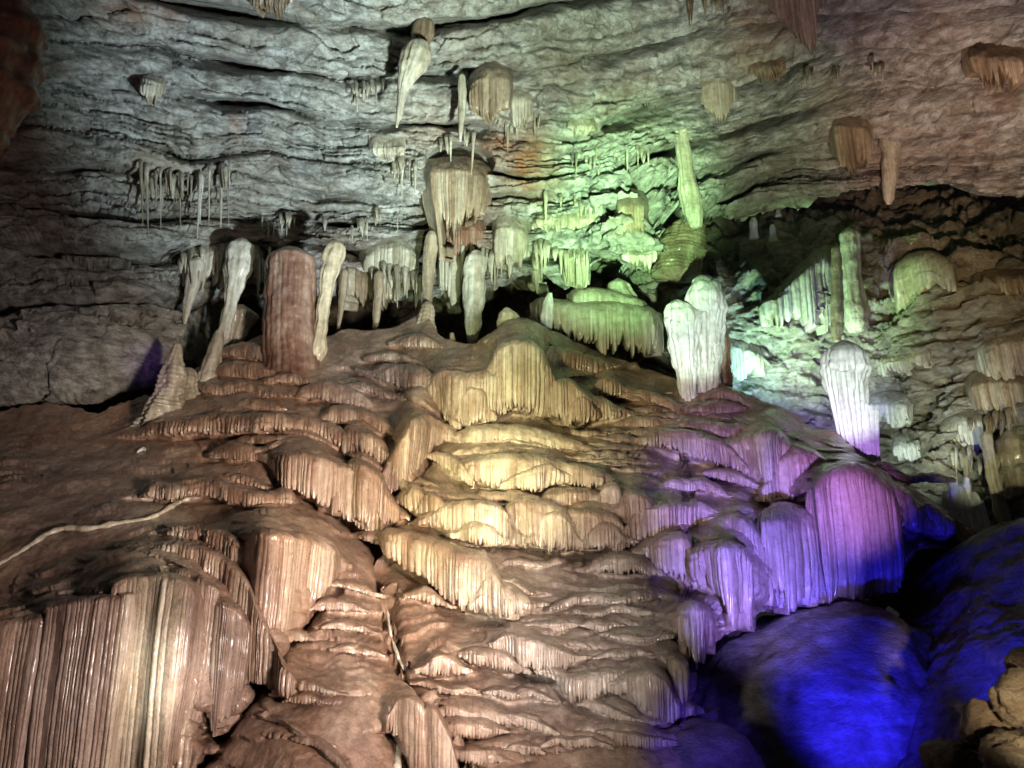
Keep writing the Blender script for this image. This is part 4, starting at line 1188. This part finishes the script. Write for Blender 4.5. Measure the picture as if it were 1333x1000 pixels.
hang('drapery', 'pale grey wedge-shaped drapery right of the slender green column', 'drapery', [(905, 112, 122, 136), (918, 104, 114, 150), (932, 100, 110, 168), (944, 100, 110, 160), (955, 104, 114, 138), (965, 110, 118, 128)], M_PALE, prot=0.35, tooth=0.15, amp=0.5)
hang('drapery', 'dim fluted drapery on the right wall left of the lone blunt stalactite', 'drapery', [(1078, 164, 172, 220), (1090, 160, 168, 245), (1102, 160, 168, 262), (1112, 161, 169, 240), (1124, 163, 171, 225), (1138, 166, 174, 210)], M_BROWN, prot=0.4, tooth=0.4)
stal('stalactite', 'lone blunt grey stalactite hanging over the dark right recess', 'stalactite', [(1158, 152, 13), (1160, 170, 14), (1160, 200, 12), (1158, 235, 10), (1157, 260, 7), (1157, 266, 2)], 18.9, M_PALE, flutes=6, famp=0.08, squash=0.6)
hang('stalactite_fringe', 'rusty fringe of short stalactites at the far right of the wall', 'stalactites', [(1250, 72, 80, 115), (1262, 70, 78, 132), (1278, 68, 76, 128), (1292, 68, 76, 138), (1306, 70, 78, 134), (1322, 72, 80, 120), (1345, 76, 84, 115)], M_BROWN, prot=0.3, tooth=0.6)
def straws(label, x0, x1, y, ymin, ymax, n, r, mat, Doff=0.15, D=D_WALL):
    t = thing('straw_fringe', label, 'stalactites')
    cen = [x0 + (x1 - x0) * random.random() for _ in range(max(3, n // 5))]
    for i in range(n):
        if random.random() < 0.6:
            x = random.choice(cen) + random.gauss(0, 6)
        else:
            x = x0 + (x1 - x0) * random.random()
        yy = y + random.gauss(0, 5) + 6 * math.sin(x * 0.06)
        ln = ymin + (ymax - ymin) * random.random() ** 2.5
        Y = float(D(x, yy)) - Doff - 0.3 * random.random()
        rr = r * (0.45 + 1.1 * random.random() ** 2)
        lean = random.gauss(0, 0.03) * ln
        column('straw', [(x, yy - 9, rr * 2.6), (x, yy - 2, rr * 1.7), (x + lean * 0.3, yy + ln * 0.3, rr * 1.15), (x + lean * 0.6, yy + ln * 0.6, rr * 0.8), (x + lean, yy + ln, rr * 0.25)], [Y + 0.35, Y + 0.08, Y, Y, Y], mat, t, flutes=3, famp=0.1, k=8, knob=0.2, dens=0.4)


straws('row of thin grey straw stalactites on the left wall', 184, 310, 232, 18, 85, 34, 1.8, M_PALE)
straws('thin brown straws dripping across the dark arch in mid wall', 570, 640, 186, 10, 50, 9, 1.6, M_PALE)
straws('fine straws hanging left of the broad brown fan drapery', 520, 548, 216, 14, 60, 7, 1.6, M_PALE)
straws('fine pale straws on the upper wall near the club-shaped stalactite', 446, 512, 118, 6, 24, 14, 1.5, M_PALE)
straws('fine straws hanging above the rust-red column', 330, 520, 292, 6, 30, 22, 1.5, M_PALE)
straws('green-lit straws beside the slender column', 700, 800, 262, 8, 50, 18, 1.7, M_PALE)
straws('straws on the right wall under the long dark crack', 1040, 1150, 96, 6, 26, 12, 1.5, M_PALE)
straws('brown straws at the top edge beside the ceiling drapery', 900, 975, 5, 8, 34, 14, 1.7, M_BROWN)
straws('thin straws hanging over the rust patch in mid wall', 640, 705, 158, 8, 40, 12, 1.6, M_PALE)
straws('green-lit straws in a short row high beside the fissure', 740, 850, 200, 6, 34, 16, 1.6, M_PALE)
straws('dense green-lit drips above the dark holes of the ledge', 640, 775, 330, 8, 46, 30, 2.2, M_PALE, 0.5)
straws('fine drips in front of the tan stalactite row', 442, 545, 358, 10, 62, 22, 2.2, M_PALE, 0.6)
straws('fine drips along the tattered pale curtain on the left', 236, 350, 338, 8, 52, 20, 2.2, M_PALE, 0.65)
straws('thin drips between the brown fan and the green drapery', 568, 640, 335, 10, 60, 14, 2.0, M_PALE, 0.45)
straws('thin drips under the far right olive fringe', 1222, 1300, 596, 14, 55, 16, 2.2, M_PALE, 0.9, D_ALC)
straws('thin drips under the middle tan fringe at the far right', 1256, 1340, 545, 8, 40, 14, 2.0, M_BROWN, 0.8, D_ALC)
hang('straw_fringe', 'small grey stalactites at a crack left of the dark arch', 'stalactites', [(478, 186, 192, 204), (495, 186, 192, 214), (515, 186, 192, 212), (530, 187, 193, 206)], M_PALE, prot=0.2, tooth=0.7, spacing=6)
hang('straw_fringe', 'pale drips below the crack right of the rust patch', 'stalactites', [(735, 158, 164, 180), (750, 157, 163, 190), (765, 157, 163, 185), (780, 158, 164, 176)], M_PALE, prot=0.25, tooth=0.7, spacing=6)
hang('drapery', 'small dim drapery high on the left wall', 'drapery', [(180, 108, 113, 124), (192, 104, 110, 136), (206, 104, 110, 140), (218, 108, 113, 124)], M_PALE, prot=0.3, tooth=0.3)
hang('drapery', 'brown drapery in the top edge, left of centre', 'drapery', [(318, -30, -18, 10), (335, -34, -20, 18), (355, -34, -20, 22), (375, -32, -20, 18), (392, -28, -16, 10)], M_BROWN, prot=0.4, tooth=0.3)
red = stal('rounded_rock', 'dark red rounded rock hanging at the upper left edge', 'rock', [(-20, -60, 30), (-15, -20, 52), (-10, 30, 58), (-8, 80, 60), (-14, 120, 50), (-25, 155, 38), (-30, 188, 26), (-34, 205, 6)], 12.6, M_RED, flutes=5, famp=0.10, knob=0.10, lump=0.2)

# --- the hanging row along the foot of the wall
hang('curtain_row', 'tattered pale curtain left of the rust-red column', 'drapery', [(232, 334, 344, 372), (242, 326, 338, 392), (256, 322, 334, 380), (270, 320, 331, 388), (285, 318, 329, 376), (300, 318, 329, 392), (318, 320, 331, 378), (334, 324, 334, 398), (350, 330, 340, 380)], M_PALE, prot=0.6, tooth=0.5, spacing=5.5)
stal('stalactite', 'pale grey stalactite hanging at the left end of the tattered curtain', 'stalactite', [(258, 334, 8), (256, 350, 10), (250, 375, 8), (244, 400, 5.5), (239, 428, 1.2)], 19.2, M_PALE, flutes=6, tone_bias=0.3)
stal('column', 'pale round-topped column between the tattered curtain and the rust-red column', 'column', [(316, 310, 10), (315, 322, 19), (311, 345, 18), (305, 375, 11), (299, 400, 8), (293, 425, 8), (287, 450, 10), (279, 472, 12), (272, 492, 10)], 18.9, M_PALE, flutes=9, famp=0.22, tone_bias=0.2)
stal('drapery', 'yellowish torn drapery behind the pale round-topped column', 'drapery', [(313, 396, 14), (316, 408, 18), (312, 425, 14), (304, 445, 9), (298, 465, 6)], 19.6, M_PALE, flutes=8, famp=0.3)
stal('column', 'thick rust-red column standing on the mound', 'column', [(380, 321, 17), (380, 326, 27), (379, 338, 31), (378, 370, 32), (377, 410, 33), (377, 440, 35), (379, 465, 37), (381, 485, 39), (381, 505, 42)], 18.15, M_RED, flutes=26, famp=0.06, knob=0.07, k=140, lump=0.03, wave=0.05)
stal('column', 'thin cream column hugging the right side of the rust-red column', 'column', [(437, 312, 9), (436, 326, 14), (430, 350, 11), (424, 380, 9), (419, 410, 8), (416, 435, 9), (414, 455, 12), (408, 470, 10)], 18.1, M_CREAM, flutes=6, famp=0.2, tone_bias=-0.2)
hang('drapery', 'pale grey block-like drapery under a crack right of the cream column', 'drapery', [(466, 336, 348, 358), (480, 324, 334, 362), (500, 315, 325, 364), (520, 314, 324, 363), (536, 320, 330, 360), (547, 334, 342, 352)], M_PALE, prot=0.45, amp=0.8, tooth=0.2)
hang('curtain_row', 'row of tan stalactites right of the cream column', 'drapery', [(440, 344, 352, 402), (446, 342, 350, 432), (453, 342, 350, 410), (462, 346, 354, 408), (475, 352, 360, 415), (484, 356, 363, 412), (491, 356, 363, 438), (500, 356, 363, 418), (508, 354, 362, 430), (516, 352, 360, 412), (526, 350, 358, 398), (538, 348, 356, 382)], M_BROWN, prot=0.5, tooth=0.45, tone_bias=0.2)
stal('stalactite', 'long tan stalactite in the row right of the cream column', 'stalactite', [(494, 352, 6), (493, 380, 6), (490, 410, 5), (487, 438, 2)], 20.0, M_BROWN, flutes=5, tone_bias=0.2)
stal('stalactite', 'thin dark tan stalactite at the left end of the tan row', 'stalactite', [(448, 350, 6), (446, 385, 5), (442, 415, 3), (440, 432, 1)], 19.8, M_BROWN, flutes=5)
stal('stalactite', 'narrow stem stalactite ending the brown fan drapery', 'stalactite', [(562, 300, 9), (559, 340, 8), (557, 375, 7), (556, 400, 5), (555, 416, 3)], 19.8, M_BROWN, flutes=6, tone_bias=0.3)
stal('stalagmite', 'stepped brown stalagmite under the brown fan drapery', 'stalagmite', [(556, 392, 6), (556, 402, 9), (554, 418, 11), (552, 436, 16), (548, 452, 22)], 19.4, M_BROWN, flutes=7, rib=0.12, knob=0.1)
stal('stalactite', 'tapered green and orange stalactite left of the yellow capped stalagmite', 'stalactite', [(620, 325, 12), (618, 350, 15), (616, 385, 14), (616, 420, 10), (615, 440, 7), (613, 460, 2)], 19.6, M_PALE, flutes=8, famp=0.2, tone_bias=0.1)
hang('curtain_row', 'green-lit torn drapery left of the tapered green and orange stalactite', 'drapery', [(568, 330, 340, 385), (578, 325, 336, 405), (590, 323, 334, 412), (600, 325, 335, 400)], M_PALE, prot=0.35, tooth=0.4)
hang('drapery', 'rust-orange drapery below the brown fan drapery', 'drapery', [(572, 300, 308, 330), (585, 292, 300, 345), (602, 288, 296, 340), (620, 290, 298, 335), (634, 298, 306, 325)], M_RED, prot=0.3, tooth=0.3)
hang('drapery', 'green-lit drapery above the dark hole left of the ledge', 'drapery', [(640, 300, 312, 370), (648, 290, 302, 388), (660, 287, 299, 398), (672, 290, 302, 384), (684, 296, 310, 360), (694, 304, 316, 345)], M_PALE, prot=0.5, tooth=0.45)
hang('drapery', 'short green-lit drapery between two dark holes above the ledge', 'drapery', [(690, 340, 350, 385), (700, 335, 345, 390), (708, 338, 348, 380)], M_PALE, prot=0.35, tooth=0.4)
hang('drapery', 'tan and green drapery left of the round dark hole', 'drapery', [(728, 336, 346, 378), (740, 330, 340, 386), (752, 324, 335, 388), (761, 323, 334, 394), (770, 330, 342, 380)], M_PALE, prot=0.45, tooth=0.35)
hang('straw_fringe', 'row of green-lit drips across the wall above the ledge', 'stalactites', [(690, 284, 290, 304), (705, 282, 288, 314), (722, 281, 287, 318), (740, 280, 286, 312), (758, 280, 286, 318), (776, 280, 286, 308), (790, 282, 288, 300)], M_PALE, prot=0.35, tooth=0.65, spacing=7)
hang('straw_fringe', 'bright green drips on the corner of the wall at the fissure', 'stalactites', [(806, 322, 330, 346), (818, 324, 332, 352), (830, 326, 334, 360), (842, 326, 334, 368), (852, 320, 328, 352), (860, 312, 320, 335)], M_PALE, prot=0.55, tooth=0.5, spacing=7)
hang('drapery', 'brownish rounded drapery inside the bright green corner', 'drapery', [(798, 268, 280, 300), (808, 258, 272, 312), (822, 256, 270, 318), (836, 260, 274, 310), (846, 270, 282, 298)], M_BROWN, prot=0.85, tooth=0.3)

# --- ledge between the central crown and the white stalagmites
D_LEDGE = Depth([(680, 400, 20.6), (700, 390, 20.4), (760, 395, 20.2), (860, 400, 20.2), (690, 440, 20.2), (780, 480, 20.0), (870, 490, 20.0), (780, 430, 20.1), (600, 430, 20.6), (950, 440, 20.2), (780, 340, 21.2), (780, 560, 19.6)])
ledge = thing('dripping_ledge', 'green-brown ledge with a dripping fringe between the yellow cap and white stalagmites', 'ledge')
curtain('ledge_fringe', [(688, 396, 406, 425), (700, 388, 398, 440), (712, 390, 402, 446), (730, 392, 408, 456), (750, 394, 412, 466), (770, 394, 414, 476), (790, 392, 412, 478), (810, 394, 412, 486), (830, 398, 414, 492), (850, 402, 418, 486), (866, 412, 428, 476)], D_LEDGE, M_PALE, ledge, prot=0.7, tooth=0.5, spacing=6, bulge=0.6)
curtain('ledge_fringe', [(735, 384, 394, 420), (755, 380, 390, 430), (780, 378, 390, 436), (805, 384, 394, 440), (830, 392, 402, 440), (848, 400, 410, 432)], D_LEDGE, M_PALE, ledge, prot=0.45, tooth=0.4, amp=0.7)
stal('stalagmite', 'squat grey-green stalagmite on top of the dripping ledge', 'stalagmite', [(804, 362, 8), (804, 372, 14), (806, 388, 19), (808, 404, 25), (810, 420, 28)], 20.6, M_PALE, flutes=8, rib=0.05)
stal('stalagmite', 'small white stalagmite at the left tip of the dripping ledge', 'stalagmite', [(716, 382, 3), (714, 392, 6), (712, 410, 8), (711, 428, 7), (710, 440, 5)], 19.5, M_WHITE, flutes=6, famp=0.2)
stal('stalagmite', 'yellow rounded cap crowning the central cascade', 'stalagmite', [(660, 400, 8), (661, 408, 12), (664, 420, 15), (668, 434, 20), (672, 450, 26)], 18.7, M_CREAM, flutes=9, famp=0.07)
stal('stalagmite', 'small curled brown ridge below the tapered green stalactite', 'stalagmite', [(588, 434, 3), (589, 446, 5), (592, 460, 6), (600, 474, 7), (612, 486, 8), (622, 492, 6)], 18.5, M_BROWN, flutes=5, rib=0.08)


# --- the white stalagmites with loose strands
def strands(parent, tops, bots, r, Y, mat, cap=None, wob=1.0):
    """cap (axis x, half width at the top, half width at the foot): strands lie on that round surface"""
    for (x0, y0), (x1, y1) in zip(tops, bots):
        pts = []; Ys = []
        for i in range(9):
            t = i / 8
            x = x0 + (x1 - x0) * t + wob * math.sin(3 * t + x0)
            pts.append((x, y0 + (y1 - y0) * t, r * (1.15 - 0.35 * t + 0.2 * (t > 0.9))))
            if cap:
                cx = cap[0] + (cap[1] - cap[0]) * t; hw = cap[2] + (cap[3] - cap[2]) * t
                q = min(1.0, abs(x - cx) / hw)
                Ys.append(Y - 0.85 * hw * float(MPP(y0, Y)) * math.sqrt(1 - q * q) * 0.97)
            else:
                Ys.append(Y)
        column('strand', pts, Ys, mat, parent, flutes=4, famp=0.15, k=14, knob=0.10, dens=0.6, tone_bias=0.2, wave=0.1)


wa = thing('white_stalagmite', 'tall white twin stalagmite lit pale green beside the dark alcove', 'stalagmite')
column('stalagmite_cap', [(912, 358, 8), (914, 366, 14), (917, 376, 20), (918, 392, 23), (919, 420, 21), (919, 450, 19), (918, 480, 18), (916, 505, 17), (914, 525, 12)], 18.9, M_WHITE, wa, flutes=12, famp=0.34, k=84, knob=0.14, lump=0.2)
column('stalagmite_cap', [(929, 364, 6), (930, 372, 10), (930, 390, 11), (930, 415, 10), (928, 450, 8)], 18.7, M_WHITE, wa, flutes=6, famp=0.15)
column('stalagmite_cap', [(880, 390, 9), (882, 398, 16), (885, 410, 20), (888, 440, 19), (892, 470, 15), (896, 500, 11), (899, 528, 7)], 18.6, M_WHITE, wa, flutes=10, famp=0.36, k=80, knob=0.14, lump=0.2)
strands(wa, [(868, 412), (874, 416), (881, 418), (889, 418), (897, 416), (903, 414)], [(887, 505), (891, 518), (895, 526), (899, 532), (902, 526), (906, 500)], 3.0, 18.6, M_WHITE, (885, 897, 20, 9))
strands(wa, [(902, 400), (909, 402), (917, 404), (925, 402), (932, 400)], [(903, 505), (909, 515), (916, 522), (923, 515), (929, 505)], 3.0, 18.9, M_WHITE, (918, 915, 23, 16))
column('brown_base', [(938, 420, 7), (938, 450, 11), (934, 490, 16), (930, 520, 22)], 19.3, M_FLOW, wa, flutes=7, rib=0.06)

wb = thing('white_stalagmite', 'mushroom-shaped white stalagmite with long strands on the right flank', 'stalagmite')
column('stalagmite_cap', [(1096, 443, 13), (1097, 450, 21), (1099, 462, 25), (1100, 480, 25), (1102, 500, 22), (1105, 520, 18), (1109, 545, 15), (1114, 575, 14), (1119, 605, 13), (1123, 628, 11)], 17.9, M_WHITE, wb, flutes=14, famp=0.36, k=96, knob=0.12, lump=0.15)
strands(wb, [(1073, 472), (1078, 476), (1084, 479), (1091, 481), (1098, 482), (1105, 481), (1112, 479), (1119, 476), (1125, 472)], [(1097, 588), (1100, 596), (1104, 602), (1109, 608), (1113, 612), (1118, 614), (1122, 610), (1126, 600), (1129, 560)], 3.3, 17.9, M_WHITE, (1100, 1118, 25, 14))
strands(wb, [(1122, 520), (1128, 524), (1134, 526), (1140, 530)], [(1133, 606), (1137, 612), (1141, 614), (1145, 606)], 3.6, 17.7, M_WHITE)

# --- alcove on the right
hang('drapery', 'green-lit drapery wall at the back of the right alcove', 'drapery', [(985, 395, 406, 436), (1000, 386, 397, 440), (1015, 374, 385, 444), (1030, 360, 372, 446), (1045, 345, 358, 444), (1058, 334, 347, 440), (1070, 328, 341, 446), (1084, 325, 338, 440), (1096, 328, 341, 430)], M_PALE, D=D_ALC, prot=0.6, tooth=0.4, spacing=9, amp=1.3)
stal('column', 'yellow-green column at the right end of the alcove drapery', 'column', [(1104, 296, 8), (1106, 310, 14), (1108, 340, 11), (1110, 370, 11), (1113, 400, 14), (1115, 420, 16), (1115, 432, 8)], 21.8, M_PALE, flutes=7, famp=0.2)
stal('column', 'dark slim column just left of the yellow-green column', 'column', [(1088, 318, 6), (1089, 350, 7), (1090, 390, 7), (1090, 430, 8), (1090, 445, 4)], 21.9, M_BROWN, flutes=5, tone_bias=-0.3)
hang('drapery', 'bright green torn fringe just right of the white twin stalagmite', 'drapery', [(940, 448, 456, 480), (952, 444, 453, 512), (964, 446, 455, 516), (976, 450, 459, 510), (988, 456, 464, 505), (1000, 466, 472, 500)], M_PALE, D=D_ALC, prot=0.5, tooth=0.5)
hang('drapery', 'whitish fringe low in the alcove right of the mushroom-shaped stalagmite', 'drapery', [(1128, 524, 532, 552), (1142, 520, 529, 566), (1158, 518, 527, 560), (1174, 520, 529, 572), (1190, 522, 531, 556)], M_WHITE, D=D_ALC, prot=0.5, tooth=0.6)
hang('drapery', 'pale ledge fringe crossing the back of the right alcove', 'drapery', [(1135, 470, 478, 496), (1155, 464, 472, 500), (1178, 458, 467, 494), (1200, 452, 461, 490), (1222, 446, 455, 480)], M_PALE, D=D_ALC, prot=0.5, tooth=0.5)
hang('drapery', 'white patch of dripstone at the foot of the alcove', 'drapery', [(1158, 578, 586, 600), (1172, 572, 582, 610), (1188, 572, 582, 616), (1204, 578, 588, 606)], M_WHITE, D=D_ALC, prot=0.5, tooth=0.5)
dome = thing('dripstone_dome', 'rounded yellow-green dripstone dome with stubby drips in the right alcove', 'dripstone')
curtain('dome_cap', [(1156, 368, 384, 400), (1166, 350, 366, 412), (1182, 338, 358, 402), (1200, 334, 352, 392), (1218, 335, 352, 390), (1236, 342, 362, 386), (1254, 360, 382, 392)], D_ALC, M_PALE, dome, prot=1.0, tooth=0.5, amp=0.5, spacing=9)
curtain('drip', [(1164, 378, 388, 430), (1178, 374, 384, 440), (1194, 372, 382, 428), (1210, 370, 380, 434), (1228, 374, 384, 420)], D_ALC, M_PALE, dome, prot=0.6, tooth=0.5, spacing=10, amp=1.2)
stal('stalactite', 'pale greenish drip on the right of the dripstone dome', 'stalactite', [(1246, 400, 7), (1249, 415, 9), (1249, 435, 8), (1246, 455, 4)], 21.2, M_PALE, flutes=5)
hang('curtain_row', 'dim brown fringe at the far right beside the dripstone dome', 'drapery', [(1256, 362, 372, 392), (1270, 358, 368, 398), (1286, 356, 366, 394), (1302, 356, 366, 402), (1320, 356, 366, 396), (1350, 356, 366, 394)], M_BROWN, D=D_ALC, prot=0.5, tooth=0.5)
hang('curtain_row', 'upper olive fringe of the far right draperies', 'drapery', [(1264, 456, 466, 496), (1280, 445, 456, 510), (1298, 438, 450, 516), (1318, 438, 450, 508), (1350, 438, 450, 505)], M_PALE, D=D_ALC, prot=0.6, tooth=0.45)
hang('curtain_row', 'middle tan fringe of the far right draperies', 'drapery', [(1250, 502, 514, 545), (1268, 490, 504, 552), (1288, 486, 500, 565), (1308, 486, 500, 572), (1330, 488, 502, 562), (1360, 490, 502, 555)], M_BROWN, D=D_ALC, prot=0.75, tooth=0.45, tone_bias=0.2)
hang('curtain_row', 'lower olive fringe of the far right draperies with pale tips', 'drapery', [(1218, 566, 580, 628), (1226, 552, 566, 642), (1238, 542, 556, 634), (1250, 536, 550, 606), (1262, 534, 548, 618), (1276, 534, 549, 600), (1290, 540, 555, 612)], M_PALE, D=D_ALC, prot=0.85, tooth=0.5, spacing=7)
stal('column', 'pinkish tan column reaching down at the far right', 'column', [(1284, 560, 7), (1287, 590, 7), (1292, 620, 7), (1299, 650, 8), (1306, 676, 9), (1310, 690, 5)], 18.6, M_BROWN, flutes=5, tone_bias=0.3)
stal('column', 'brown column at the right edge beside the pinkish tan column', 'column', [(1312, 560, 14), (1316, 590, 17), (1320, 620, 16), (1325, 650, 17), (1330, 690, 14)], 19.0, M_BROWN, flutes=7, famp=0.2)
sg = thing('stalagmite_cluster', 'small whitish stalagmite cluster lit pink at the right flank', 'stalagmite')
for (x, y0, y1, r) in [(1240, 618, 690, 7), (1250, 630, 695, 8), (1258, 622, 700, 6), (1268, 640, 695, 8), (1230, 640, 690, 6), (1277, 652, 700, 6)]:
    column('stalagmite', [(x, y0, r * 0.5), (x + 1, y0 + 10, r * 0.8), (x + 3, (y0 + y1) / 2, r), (x + 6, y1, r * 1.6)], 18.2, M_WHITE, sg, flutes=5, famp=0.2, knob=0.15)
for x, y0, y1, r, lab in [(981, 284, 312, 5, 'pale little stalagmite on the dark ledge, left one of the pair'), (1006, 293, 316, 4.5, 'pale little stalagmite on the dark ledge, right one of the pair'), (1013, 270, 282, 3, 'tiny stub stalagmite behind the pair on the dark ledge'), (913, 268, 284, 4, 'stub stalagmite at the foot of the slender green column')]:
    stal('stalagmite', lab, 'stalagmite', [(x, y0, r * 0.6), (x, y0 + 6, r), (x, (y0 + y1) / 2, r), (x, y1, r * 1.3)], 23.2, M_PALE, flutes=5)

# --- left stalagmites
stal('stalagmite', 'tall knobbly pale stalagmite beside the dark slope on the left', 'stalagmite', [(230, 446, 4), (229, 460, 8), (226, 480, 12), (222, 500, 16), (217, 520, 20), (210, 540, 24), (200, 562, 24)], 17.2, M_PALE, flutes=6, rib=0.16, knob=0.25, lump=0.3)
stal('stalagmite', 'short knobbly stalagmite right of the tall knobbly one', 'stalagmite', [(246, 478, 5), (246, 488, 9), (243, 502, 12), (240, 520, 15)], 17.6, M_PALE, flutes=5, rib=0.14, knob=0.25, lump=0.3)
stal('stalagmite', 'tiny white knob at the foot of the knobbly stalagmite', 'stalagmite', [(187, 582, 4), (186, 588, 7), (182, 597, 8)], 16.2, M_WHITE, flutes=5, knob=0.3)
stal('column', 'slim pale column leaning left of the orange steps', 'column', [(287, 428, 4), (284, 440, 8), (279, 460, 9), (273, 480, 11), (266, 500, 13)], 18.0, M_PALE, flutes=6, knob=0.15, rib=0.08)


# ------------------------------------------------------------------ boulders
def ico(n):
    import bmesh
    bm = bmesh.new()
    bmesh.ops.create_icosphere(bm, subdivisions=n, radius=1)
    V = np.array([v.co[:] for v in bm.verts]); T = np.array([[v.index for v in f.verts] for f in bm.faces])
    bm.free()
    return V, T


ICO = {n: ico(n) for n in (5, 6)}


def boulder(name, label, px, py, Y, rx, ry, rz, mat, rough=0.15, bed=0.0, sub=5, seed=0.0, drip=0.0):
    V, T = ICO[sub]
    c = P(px, py, Y)
    m = MPP(py, Y)
    S = np.array([rx * m, ry * m, rz * m])
    d = 1 + rough * fbm(V[:, 0] * 1.3 + seed, V[:, 1] * 1.3, V[:, 2] * 1.3, 5, 0.55)
    if bed:
        w = V[:, 2] * 5 + noise3(V[:, 0] * 1.5 + seed, V[:, 1] * 1.5, 0.0)
        f = w - np.floor(w)
        d = d + bed * (np.sqrt(np.clip(np.sin(np.pi * f), 0, 1)) - 0.5) + bed * 1.2 * noise3(np.floor(w) * 0.7, V[:, 0] * 1.2, seed)
    if drip:
        th = np.arctan2(V[:, 1], V[:, 0])
        d = d + drip * np.abs(noise3(th * 6, seed, V[:, 2] * 0.8)) * smooth(1 - np.abs(V[:, 2]))
    W = V * d[:, None] * S + c
    o = mesh_obj(name, W, np.zeros((0, 4), int), mat, None, {'tone': np.full(len(V), 0.45), 'stain': np.zeros(len(V))}, T)
    return tag(o, label, 'boulder')


boulder('boulder', 'great smooth dome-shaped boulder glowing blue at the lower right', 1075, 985, 15.0, 205, 190, 195, M_ALC, 0.10, 0, 6, 2.0, 0.05)
boulder('boulder', 'blue-lit rounded hump in front of the dome boulder at the bottom', 915, 1035, 11.6, 84, 90, 92, M_DARK, 0.10, 0, 5, 4.0, 0.04)
boulder('boulder', 'layered tan boulder lit warm at the right edge', 1338, 912, 8.6, 42, 42, 38, M_ALC, 0.22, 0.07, 5, 6.0)
boulder('boulder', 'dark blocky rock beside the layered tan boulder', 1285, 948, 9.0, 30, 32, 34, M_DARK, 0.25, 0.05, 5, 8.0)
boulder('boulder', 'low dark rock at the bottom, left end of the rock pile', 1238, 990, 9.2, 34, 34, 26, M_DARK, 0.25, 0.0, 5, 10.0)
boulder('boulder', 'grey-brown rock under the layered tan boulder', 1318, 985, 8.4, 40, 38, 30, M_ALC, 0.28, 0.05, 5, 12.0)
boulder('boulder', 'small dark brown rock on top of the rock pile at the right edge', 1335, 862, 8.9, 22, 25, 20, M_DARK, 0.25, 0.04, 5, 14.0)
